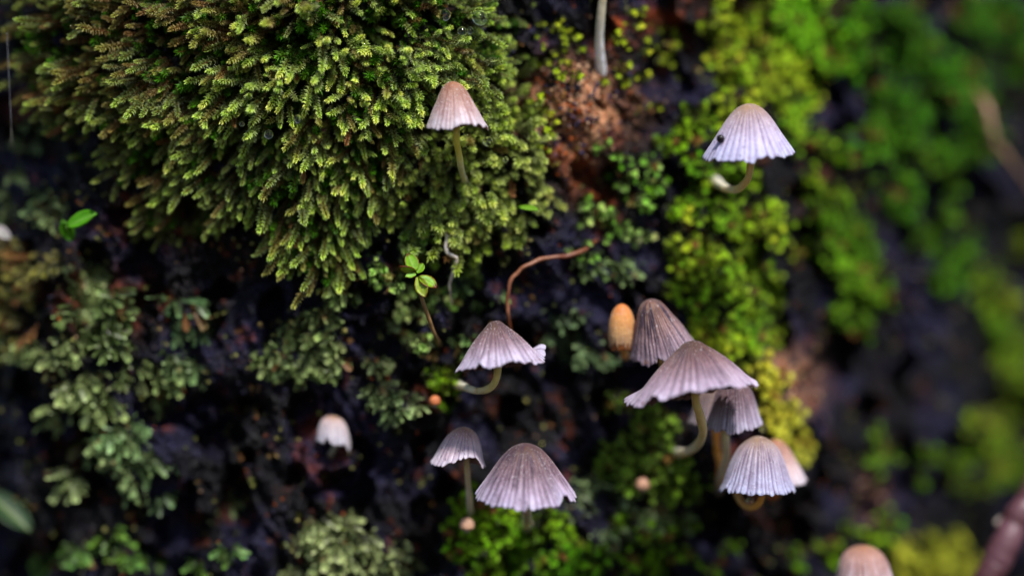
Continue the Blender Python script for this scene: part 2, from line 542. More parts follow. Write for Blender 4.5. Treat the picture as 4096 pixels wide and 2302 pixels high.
def frond_template(seed, rows=10):
    """a flat strap-like shoot with two rows of round overlapping lobes, sometimes forked"""
    r = np.random.default_rng(seed)
    V = []; F = []; K = []; H = []
    def arm(o, d, L, w, rows):
        d = d / np.linalg.norm(d)
        sd = np.cross(d, [0, 0, 1.0]) if abs(d[2]) < .9 else np.cross(d, [0, 1.0, 0])
        sd = sd / np.linalg.norm(sd); nrm = np.cross(sd, d)
        for i in range(rows):
            t = (i + .3) / rows
            for sg in (-1, 1):
                c = o + d * L * t - nrm * 0.06 * t * t
                q = (d * 0.75 + sd * sg) ; q /= np.linalg.norm(q); p = np.cross(q, nrm)
                l = w * (0.7 + .5 * math.sin(math.pi * (0.15 + .8 * t))) * r.uniform(.85, 1.15)
                b0 = len(V); up = nrm * (0.05 * r.uniform(.2, 1.4))
                V.extend([c, c + q * l * .4 + p * l * .42 + up, c + q * l * .85 + p * l * .34 + up * .4, c + q * l * 1.05 - nrm * .02,
                          c + q * l * .85 - p * l * .34 + up * .4, c + q * l * .4 - p * l * .42 + up])
                K.extend([.35, .7, .9, 1, .9, .7]); H.extend([t] * 6)
                F.extend([(b0, b0 + k, b0 + k + 1) for k in range(1, 5)])
    arm(np.zeros(3), np.array([r.uniform(-.1, .1), r.uniform(-.1, .1), 1.0]), 1.0, .135, rows)
    if r.random() < .7:
        arm(np.array([0, 0, .4]), np.array([r.choice([-1, 1]) * .75, r.uniform(-.3, .1), .8]), .45, .11, max(4, rows // 2))
    if r.random() < .6:
        arm(np.array([0, 0, .25]), np.array([r.choice([-1, 1]) * .8, r.uniform(-.3, .3), .7]), .4, .11, max(4, rows // 2))
    return np.array(V), np.array(F), np.array(K), np.array(H)

TPL_FINE = [club_template(100 + i, 96, .066, .014) for i in range(10)]
TPL_STAR = [club_template(200 + i, 60, .14, .024) for i in range(8)]
TPL_SHORT = [shoot_template(300 + i, 12, .34, .08, 6, 2) for i in range(8)]
TPL_FROND = [frond_template(400 + i) for i in range(8)]

STEMC = np.array([0.10, 0.038, 0.012])

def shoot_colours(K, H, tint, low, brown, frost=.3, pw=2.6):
    """tint: leaf colour at the tip (n,3); low: colour deep in the cushion, gap shade painted in (n,3)"""
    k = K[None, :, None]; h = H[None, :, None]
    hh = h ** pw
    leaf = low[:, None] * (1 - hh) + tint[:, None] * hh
    leaf = leaf * (0.45 + 0.75 * k) * (.72 + .75 * sstep(.72, .97, h))  # lower leaves darkened too: painted shade between shoots
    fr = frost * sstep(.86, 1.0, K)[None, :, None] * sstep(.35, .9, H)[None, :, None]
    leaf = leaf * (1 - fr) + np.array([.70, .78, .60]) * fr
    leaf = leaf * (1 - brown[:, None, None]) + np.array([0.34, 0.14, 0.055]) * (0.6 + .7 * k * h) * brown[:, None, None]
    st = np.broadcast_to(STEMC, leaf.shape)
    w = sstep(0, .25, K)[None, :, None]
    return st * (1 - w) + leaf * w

def merge_shoots(tpls, pos, dirs, length, tint, low, brown, rng, fat=1.0, frost=.3, pw=2.6):
    Vs, Fs, Cs = [], [], []; off = 0
    pick = rng.integers(0, len(tpls), len(pos)); spin = rng.uniform(0, 6.283, len(pos))
    M = frames(dirs, spin)
    tips = []
    for v, (V, F, K, H) in enumerate(tpls):
        idx = np.nonzero(pick == v)[0]
        if not len(idx):
            continue
        Vl = V[None] * length[idx, None, None] * np.array([fat, fat, 1.0])
        X = np.einsum('nij,nkj->nki', M[idx], Vl) + pos[idx, None]
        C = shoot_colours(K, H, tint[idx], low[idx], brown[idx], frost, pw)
        n = len(V)
        Fs.append((F[None] + (off + np.arange(len(idx)) * n)[:, None, None]).reshape(-1, 3)); off += n * len(idx)
        Vs.append(X.reshape(-1, 3)); Cs.append(C.reshape(-1, 3))
        tm = np.nonzero((K == 1.0) & (H > .55))[0]
        tips.append(X[:, tm].reshape(-1, 3))
    return np.vstack(Vs), np.vstack(Fs), np.vstack(Cs), np.vstack(tips)

# ------------------------------------------------------------------ mushrooms: sizes and places first, so that moss keeps clear
# outline points are photo pixels; depth in mm relative to the focus plane
CONE = [(0, 1), (.08, .992), (.17, .965), (.29, .9), (.41, .79), (.54, .635), (.73, .37), (.88, .17), (.96, .06), (1, 0)]
DOME = [(0, 1), (.1, .99), (.22, .955), (.36, .89), (.5, .79), (.61, .66), (.72, .48), (.81, .3), (.9, .13), (1, 0)]
FLARE = [(0, 1), (.07, .992), (.14, .96), (.24, .86), (.38, .73), (.55, .55), (.70, .36), (.83, .19), (.93, .07), (1, 0)]
BELL = [(0, 1), (.12, .985), (.25, .94), (.36, .86), (.46, .74), (.6, .55), (.76, .34), (.9, .13), (1, 0)]
CUP = [(0, 1), (.2, .985), (.4, .94), (.6, .84), (.74, .7), (.84, .5), (.92, .3), (.98, .1), (1, 0)]
EGG = [(0, 1), (.2, .985), (.42, .94), (.65, .85), (.85, .7), (.97, .52), (1, .36), (.96, .18), (.84, .05), (.72, 0)]

LAV = dict(top=(.30, .19, .12), mid=(.44, .36, .46), rim=(.51, .49, .74), groove=(.17, .11, .24))
PINKISH = dict(top=(.32, .14, .07), mid=(.48, .31, .30), rim=(.70, .60, .70), groove=(.33, .15, .10))
DUSKY = dict(top=(.09, .042, .027), mid=(.23, .14, .16), rim=(.55, .47, .64), groove=(.065, .03, .065))
BROWN = dict(top=(.20, .10, .06), mid=(.28, .17, .15), rim=(.34, .25, .30), groove=(.03, .018, .055))
PALE = dict(top=(.36, .20, .12), mid=(.58, .44, .46), rim=(.70, .60, .72), groove=(.25, .17, .30))
ORANGE = dict(top=(.76, .21, .035), mid=(.86, .34, .10), rim=(.84, .47, .26), groove=(.55, .19, .05))
OLIVE_STEM = ((.82, .60, .24), (.88, .80, .66))
WHITE_STEM = ((.80, .66, .42), (.90, .84, .78))
AMBER_STEM = ((.80, .38, .08), (.78, .50, .24))

MUSH = [
 dict(label='pinkish bell-capped mushroom rooted in star-shaped moss, stem standing upright', apex=(1812,327), left=(1703,508), right=(1952,512), drop=16, d=-1.6, prof=BELL, pal=PINKISH, n=30, amp=.018,
      notch=[(22,26,.13),(62,20,.06)], stain=.5, stem=[(1826,500,-1.6),(1826,560,-1.2),(1838,630,.3),(1846,680,2),(1864,745,6)], sr=(14,13), stemc=((.74,.62,.10),(.80,.74,.54))),
 dict(label='pale lavender cone-capped mushroom with a black bead sitting on its cap', apex=(2992,416), left=(2806,632), right=(3180,610), drop=22, d=-1, prof=CONE, pal=LAV, n=34, amp=.03,
      notch=[], stain=.15, stem=[(3004,610,-1),(3003,660,-.6),(2990,716,1),(2950,756,4),(2905,752,8),(2852,716,15)], sr=(14,17), stemc=OLIVE_STEM),
 dict(label='lilac flared mushroom whose curved stem bends out of the blackened knob', apex=(1979,1282), left=(1819,1483), right=(2184,1438), drop=-12, d=-1, prof=FLARE, pal=DUSKY, n=36, amp=.035,
      notch=[], wavy=1.8, flap=[(112,16,.34)], stain=.5, stem=[(1991,1410,-.6),(1991,1470,-.4),(1983,1520,0),(1955,1553,.8),(1915,1562,2.0),(1872,1552,3.5),(1808,1530,7)], sr=(14.5,15), stemc=((.82,.66,.26),(.84,.76,.6))),
 dict(label='orange closed egg-shaped mushroom cap beside the grey-brown cap', apex=(2487,1214), left=(2450,1396), right=(2523,1396), drop=3, d=6, prof=EGG, pal=ORANGE, n=34, amp=.005, scale_r=1.5,
      notch=[(2,10,.12),(-30,14,.05)], stain=.2, stem=[(2490,1370,6.5),(2493,1400,8),(2500,1430,15)], sr=(12,13), stemc=AMBER_STEM),
 dict(label='old grey-brown mushroom cap with dark streaks behind the largest lilac cap', apex=(2592,1197), left=(2520,1432), right=(2780,1362), drop=44, d=5.5, prof=BELL, pal=BROWN, n=36, amp=.035,
      notch=[(20,8,.1),(38,9,.14)], stain=1.0, stem=[(2640,1370,6),(2650,1440,8),(2662,1500,12),(2670,1560,18)], sr=(15,16), stemc=OLIVE_STEM),
 dict(label='largest lilac mushroom, a wide tilted cap with wavy rim', apex=(2764,1362), left=(2508,1622), right=(3028,1530), drop=-14, d=-2, prof=FLARE, pal=DUSKY, n=40, amp=.035,
      notch=[], wavy=1.8, stain=.45, flap=[(-108,14,.14)], stem=[(2778,1520,-1.4),(2782,1600,-.8),(2802,1670,.8),(2812,1730,3),(2788,1780,6.5),(2742,1806,10),(2690,1812,17)], sr=(17,19), stemc=OLIVE_STEM),
 dict(label='ribbed brown-lilac mushroom half hidden beneath the largest cap', apex=(2932,1500), left=(2822,1696), right=(3052,1686), drop=30, d=6.5, prof=DOME, pal=DUSKY, n=34, amp=.04,
      notch=[], stain=.5, stem=[(2902,1690,6.5),(2904,1760,7),(2906,1820,8.5),(2890,1890,12),(2870,1960,19)], sr=(14,19), stemc=WHITE_STEM),
 dict(label='shaded brown mushroom with amber stem hidden behind the ribbed half-hidden cap', apex=(2850,1540), left=(2752,1682), right=(2950,1690), drop=8, d=11.5, prof=DOME, pal=BROWN, n=28, amp=.03,
      notch=[], stain=.5, stem=[(2862,1670,11.5),(2866,1740,11.8),(2870,1800,12.2),(2882,1870,13.5),(2876,1950,19)], sr=(14,17), stemc=((.85,.36,.06),(.85,.45,.14))),
 dict(label='domed lilac-ribbed mushroom on a hooked amber stem', apex=(3033,1741), left=(2872,1952), right=(3180,1956), drop=14, d=5, prof=DOME, pal=LAV, n=34, amp=.035,
      notch=[], stain=.3, stem=[(3046,1930,5),(3048,1975,5.2),(3036,2010,5.6),(3004,2028,6.5),(2970,2012,8),(2950,1975,10),(2946,1930,18)], sr=(14,15), stemc=AMBER_STEM),
 dict(label='pinkish mushroom cap sticking out behind the domed cap on the amber stem', apex=(3100,1752), left=(3000,1930), right=(3230,1916), drop=10, d=11.5, prof=CONE, pal=PINKISH, n=30, amp=.025,
      notch=[], stain=.2, stem=[(3115,1880,12),(3116,1940,13),(3105,1975,17),(3085,1990,24)], sr=(13,14), stemc=AMBER_STEM),
 dict(label='small cup-shaped pale mushroom with a split rim, hanging alone on dark bark', apex=(1334,1661), left=(1264,1756), right=(1404,1776), drop=6, d=11, prof=CUP, pal=PALE, n=26, amp=.03,
      notch=[(-18,7,.2)], droop=[(78,22,.25)], stain=.1, stem=[(1338,1745,11),(1339,1785,12.5),(1325,1812,18),(1318,1830,24)], sr=(15,15), stemc=((.18,.16,.12),(.22,.2,.16))),
 dict(label='small pale mushroom with a torn cap on a long thin straight stem', apex=(1859,1705), left=(1717,1846), right=(1942,1862), drop=6, d=3.5, prof=DOME, pal=PALE, n=26, amp=.028,
      notch=[(24,30,.24)], stain=.25, stem=[(1866,1790,3.8),(1868,1850,4.2),(1872,1930,5.5),(1880,2020,8),(1886,2075,13)], sr=(12,13), stemc=((.80,.62,.36),(.84,.77,.72))),
 dict(label='broad lilac-grey mushroom with brown crown and a notch torn in its rim', apex=(2102,1770), left=(1902,1974), right=(2309,1980), drop=40, d=-1, prof=CONE, pal=DUSKY, n=38, amp=.025,
      notch=[(47,7,.13)], stain=.8, stem=[(2106,1960,-.6),(2106,2020,1),(2107,2060,5),(2107,2110,13)], sr=(17,23), stemc=WHITE_STEM),
 dict(label='tan-crowned mushroom cap rising beside the yellow-green moss near the dark twig', apex=(3448,2177), left=(3328,2410), right=(3592,2410), drop=10, d=11, prof=CUP, pal=PINKISH, n=30, amp=.03,
      notch=[], stain=.5, stem=[(3462,2380,11),(3465,2460,13),(3470,2540,20),(3472,2600,30)], sr=(15,16), stemc=OLIVE_STEM),
 dict(label='tall white mushroom stem standing on rust-coloured wood', apex=(2465,-700), left=(2290,-510), right=(2640,-510), drop=14, d=4, prof=CONE, pal=LAV, n=32, amp=.03,
      notch=[], stain=.2, stem=[(2460,-520,1),(2432,-200,3.6),(2411,-10,5.2),(2400,110,6.6),(2398,195,8),(2408,318,13)], sr=(15,20), stemc=((.50,.44,.30),(.95,.93,1.0))),
]
BUTTONS = [
 dict(label='tiny round peach button mushroom at the foot of the thin straight stem', c=(1868,2098), r=30, d=7.5, col=(.62,.36,.24)),
 dict(label='tiny peach button mushroom between mosses below the largest lilac cap', c=(2570,1938), r=28, d=13, col=(.55,.30,.20)),
 dict(label='tiny orange button mushroom tucked under the blackened knob', c=(1740,1604), r=23, d=6.5, col=(.55,.17,.06)),
]

KEEP = []     # spheres (centre, radius) the moss must not enter
for m in MUSH:
    l = np.array(m['left'], float); r_ = np.array(m['right'], float); a = np.array(m['apex'], float)
    c = (l + r_) / 2; Rr = np.linalg.norm(r_ - l) / 2 * m.get('scale_r', 1)
    for f, k in ((.12, 1.0), (.45, .8), (.75, .55)):
        q = c * (1 - f) + a * f
        KEEP.append((at(q[0], q[1], m['d']), Rr * PXM * k))
    S = catmull([at(*s) for s in m['stem']], 14)
    for s in S[:-5]:
        KEEP.append((s, 30 * PXM))
for b in BUTTONS:
    KEEP.append((at(b['c'][0], b['c'][1], b['d']), b['r'] * PXM * 1.1))
KEEP += [(at(325, 872, 5.5), 62 * PXM), (at(275, 918, 7.5), 50 * PXM), (at(1640, 1050, 0), 40 * PXM), (at(1715, 1145, -.5), 45 * PXM)]
KEEP += [(at(q[0], q[1], 4.4), 24 * PXM) for q in [(1787, 950), (1785, 990), (1800, 1016), (1824, 1030), (1818, 1075), (1804, 1115), (1800, 1160)]]
KC = np.array([k[0] for k in KEEP]); KR = np.array([k[1] for k in KEEP])

CAMP = np.array([0, -D, 0])
def clear(pos, dirs, length):
    """shoots that neither enter a mushroom nor stand between it and the viewer"""
    ok = np.ones(len(pos), bool)
    for f in (.5, 1.0):
        q = pos + dirs * (length * f)[:, None]
        for a in range(0, len(q), 20000):
            v = q[a:a + 20000]
            dist = np.linalg.norm(v[:, None] - KC[None], axis=2)
            hit = (dist < KR[None]).any(1)
            # in front of a mushroom
            vd = v - CAMP; t = (D + KC[:, 1])[None] / (D + v[:, 1])[:, None]
            proj = CAMP + vd[:, None] * t[..., None]
            fr = (np.linalg.norm((proj - KC[None])[..., [0, 2]], axis=2) < KR[None] * .93) & (v[:, 1][:, None] < KC[None, :, 1])
            ok[a:a + 20000] &= ~(hit | fr.any(1))
    return ok

def inside_poly(px, py, poly):
    poly = np.asarray(poly, float); c = np.zeros(len(px), bool); j = len(poly) - 1
    for i in range(len(poly)):
        xi, yi = poly[i]; xj, yj = poly[j]
        k = ((yi > py) != (yj > py)) & (px < (xj - xi) * (py - yi) / (yj - yi + 1e-9) + xi)
        c ^= k; j = i
    return c

V2P = 4096 / 2576.0
DEW = []

def scatter(region, per_mm2, rng, edge=0.35, rag=90):
    """random pixels inside a region: polygon [(x,y)..] or ellipses [(cx,cy,rx,ry,rot)] in 2576-wide coordinates"""
    X = []; Y = []; E = []
    if len(region[0]) == 2:
        pl = np.array(region, float) * V2P
        lo = pl.min(0) - 60; hi = pl.max(0) + 60
        n = int((hi - lo).prod() * (PXM * 1000) ** 2 * per_mm2)
        x = rng.uniform(lo[0], hi[0], n); y = rng.uniform(lo[1], hi[1], n)
        wx = (fbm(x / rag, y / rag, 2) - .5) * 110; wy = (fbm(x / rag + 31, y / rag + 7, 2) - .5) * 110
        k = inside_poly(x + wx, y + wy, pl)
        return x[k], y[k]
    for (cx, cy, rx, ry, rot) in region:
        cx, cy, rx, ry = cx * V2P, cy * V2P, rx * V2P, ry * V2P
        n = int(math.pi * rx * ry * 1.5 * (PXM * 1000) ** 2 * per_mm2) + 1
        q = rng.uniform(-1.25, 1.25, (n, 2)); rr = np.hypot(q[:, 0], q[:, 1])
        x0 = q[:, 0] * rx; y0 = q[:, 1] * ry; c, s = math.cos(R(rot)), math.sin(R(rot))
        x = cx + x0 * c - y0 * s; y = cy + x0 * s + y0 * c
        k = rr + (fbm(x / rag, y / rag, 3) - .5) * 1.3 < 1.0
        X.append(x[k]); Y.append(y[k])
    return np.concatenate(X), np.concatenate(Y)

def grow(region, per_mm2, L, tips, low, rng, tpls, radial=None, grav=.35, jit=.35, brown=0.06, fat=1.0, bare=0.0, fan=False):
    x, y = scatter(region, per_mm2 * (.26 if fan else 1), rng)
    if bare > 0:
        k = fbm(x / 52 + 5, y / 52 + 2, 3) > bare
        x, y = x[k], y[k]
    if fan:                                   # sprays: several fronds spreading from one foot
        m_ = rng.integers(5, 10, len(x)); x = np.repeat(x, m_); y = np.repeat(y, m_); lead = np.repeat(rng.uniform(-.7, .7, len(m_)), m_)
        ang = lead + rng.uniform(-1.35, 1.35, len(x))
        x = x + np.sin(ang) * 14; y = y + np.cos(ang) * 14
    p, n, d = surf(x, y)
    dirs = n.copy()
    if fan:
        dirs *= rng.uniform(.25, .9, (len(x), 1))
        dirs[:, 0] += np.sin(ang); dirs[:, 2] -= np.cos(ang)
        grav *= .3; jit = .16
    if radial is not None:
        cx, cy, sx, sy, kk = radial
        dirs[:, 0] += (x - cx) / sx * kk; dirs[:, 2] -= (y - cy) / sy * kk
    dirs[:, 2] -= grav
    dirs += rng.normal(0, jit, dirs.shape)
    dirs /= np.linalg.norm(dirs, axis=1)[:, None]
    length = L * 0.001 * rng.uniform(.5, 1.3, len(x)) * (.75 + .5 * fbm(x / 110, y / 110, 2))
    p = p - n * 0.0004
    k = clear(p, dirs, length)
    x, y, p, dirs, length = x[k], y[k], p[k], dirs[k], length[k]
    tips = np.atleast_2d(tips)
    t = rng.random((len(x), 1)); mixn = np.clip(fbm(x / 150 + 2, y / 150 + 8, 3) * 1.8 - .4, 0, 1)[:, None] * .7 + .3 * t
    tint = (tips[0] * (1 - mixn) + tips[-1] * mixn) * rng.uniform(.5, 1.4, (len(x), 1))
    tint = tint * (.5 + 1.0 * fbm(x / 48 + 13, y / 48 + 4, 2))[:, None]
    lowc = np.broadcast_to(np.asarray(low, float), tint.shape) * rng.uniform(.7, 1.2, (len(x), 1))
    br = np.where(rng.random(len(x)) < brown, rng.uniform(.4, 1, len(x)), rng.uniform(0, .08, len(x)))
    return x, y, p, dirs, length, tint, lowc, br

# ---- the big cushion: 300 largest shoots are parts, the mass behind them one part
A1 = [(90,-60),(1230,-60),(1240,110),(1220,180),(1100,200),(1060,290),(1000,400),(930,520),(880,620),(800,660),(730,600),(690,500),(630,470),(600,530),(520,540),(440,530),(390,470),(420,410),(330,370),(240,320),(170,240),(110,140)]
rng = np.random.default_rng(21)
x, y, p, dirs, length, tint, lowc, br = grow(A1, 4.2, 4.9, [(.31, .55, .006), (.74, .92, .14)], (.05, .026, .002), rng, TPL_FINE, radial=(1350, 60, 800, 800, 1.35), grav=.28, jit=.34, brown=.08, bare=.44)
# pigment runs from rusty olive at the outer end to lime by the middle of the cushion
west = sstep(1250, 350, x)[:, None]
tint = tint * (1 - .4 * west) + np.array([.26, .20, .015]) * .4 * west
rusty = np.exp(-(((x - 640) / 330) ** 2 + ((y - 170) / 200) ** 2)) * .7 + np.exp(-(((x - 1120) / 300) ** 2 + ((y - 80) / 120) ** 2)) * .55
rusty = rusty + .5 * sstep(.60, .70, fbm(x / 85 + 60, y / 85 + 20, 3))
br = np.where(rng.random(len(x)) < rusty, rng.uniform(.3, .75, len(x)), br)
lime = np.exp(-(((x - 1380) / 330) ** 2 + ((y - 260) / 280) ** 2))[:, None]
tint = tint * (.8 + .6 * lime)
cushion = tag(empty('moss_cushion', at(1200, 300, 6)), 'large shaggy cushion of lime and olive moss shoots beaded with dew', 'moss')
tipd = (p + dirs * length[:, None])
front = np.argsort(tipd[:, 1] + rng.uniform(0, .001, len(x)) - length * .4)
inview = (x > 60) & (y > 10)
front = np.array([i for i in front if inview[i]])
chosen = []
cell = set()
for i in front:
    key = (int(x[i] // 60), int(y[i] // 50))
    if key in cell: continue
    cell.add(key); chosen.append(i)
    if len(chosen) == 300: break
chosen = np.array(chosen); rest = np.setdiff1d(np.arange(len(x)), chosen)
V, F, C, T = merge_shoots(TPL_FINE, p[rest], dirs[rest], length[rest], tint[rest], lowc[rest], br[rest], rng, frost=.42)
ux, uy, up_, ud, ul, ut, ulo, ubr = grow(A1, 1.8, 3.2, [(.03, .14, .004), (.08, .24, .006)], (.012, .03, .004), rng, TPL_STAR, radial=(1350, 60, 800, 800, 1.0), grav=.3, jit=.35, brown=.04)
V2, F2, C2_, T2_ = merge_shoots(TPL_STAR, up_, ud, ul, ut, ulo, ubr, rng, frost=.0)
F = np.vstack([F, F2 + len(V)]); V = np.vstack([V, V2]); C = np.vstack([C, C2_])
o = link('moss_mass', mesh_from('moss_mass', V, F, C, False), MAT_MOSS, cushion); o['kind'] = 'stuff'
o.matrix_parent_inverse = cushion.matrix_world.inverted()
o.location = -cushion.location
DEW.append((T, .07, .07))
# shared shoot meshes: variant x tint class
classes = []
order = np.argsort(tint[chosen].sum(1)); ncl = 6
for c in range(ncl):
    ids = chosen[order[c * len(chosen) // ncl:(c + 1) * len(chosen) // ncl]]
    tmean = tint[ids].mean(0, keepdims=True) * 1.15; lmean = lowc[ids].mean(0, keepdims=True)
    meshes = []
    for v in range(5):
        Vt, Ft, K, H = TPL_FINE[(c * 5 + v) % 10]
        bb = np.array([0.0 if v < 4 else .45])
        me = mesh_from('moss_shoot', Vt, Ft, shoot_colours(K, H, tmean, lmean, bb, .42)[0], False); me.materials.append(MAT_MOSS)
        meshes.append((me, Vt, K, H))
    M = frames(dirs[ids], rng.uniform(0, 6.28, len(ids)))
    from mathutils import Matrix
    for j, i in enumerate(ids):
        me, Vt, K, H = meshes[4 if br[i] > .3 else rng.integers(0, 4)]
        o = bpy.data.objects.new('moss_shoot', me)
        L = length[i] * 1.08
        mw = Matrix([[*(M[j][0] * L), p[i][0] - cushion.location[0]], [*(M[j][1] * L), p[i][1] - cushion.location[1]], [*(M[j][2] * L), p[i][2] - cushion.location[2]], [0, 0, 0, 1]])
        COL.objects.link(o); o.parent = cushion; o.matrix_local = mw
        tm = (K == 1.0) & (H > .5)
        DEW.append((Vt[tm] @ (M[j] * L).T + p[i], .12, .075))

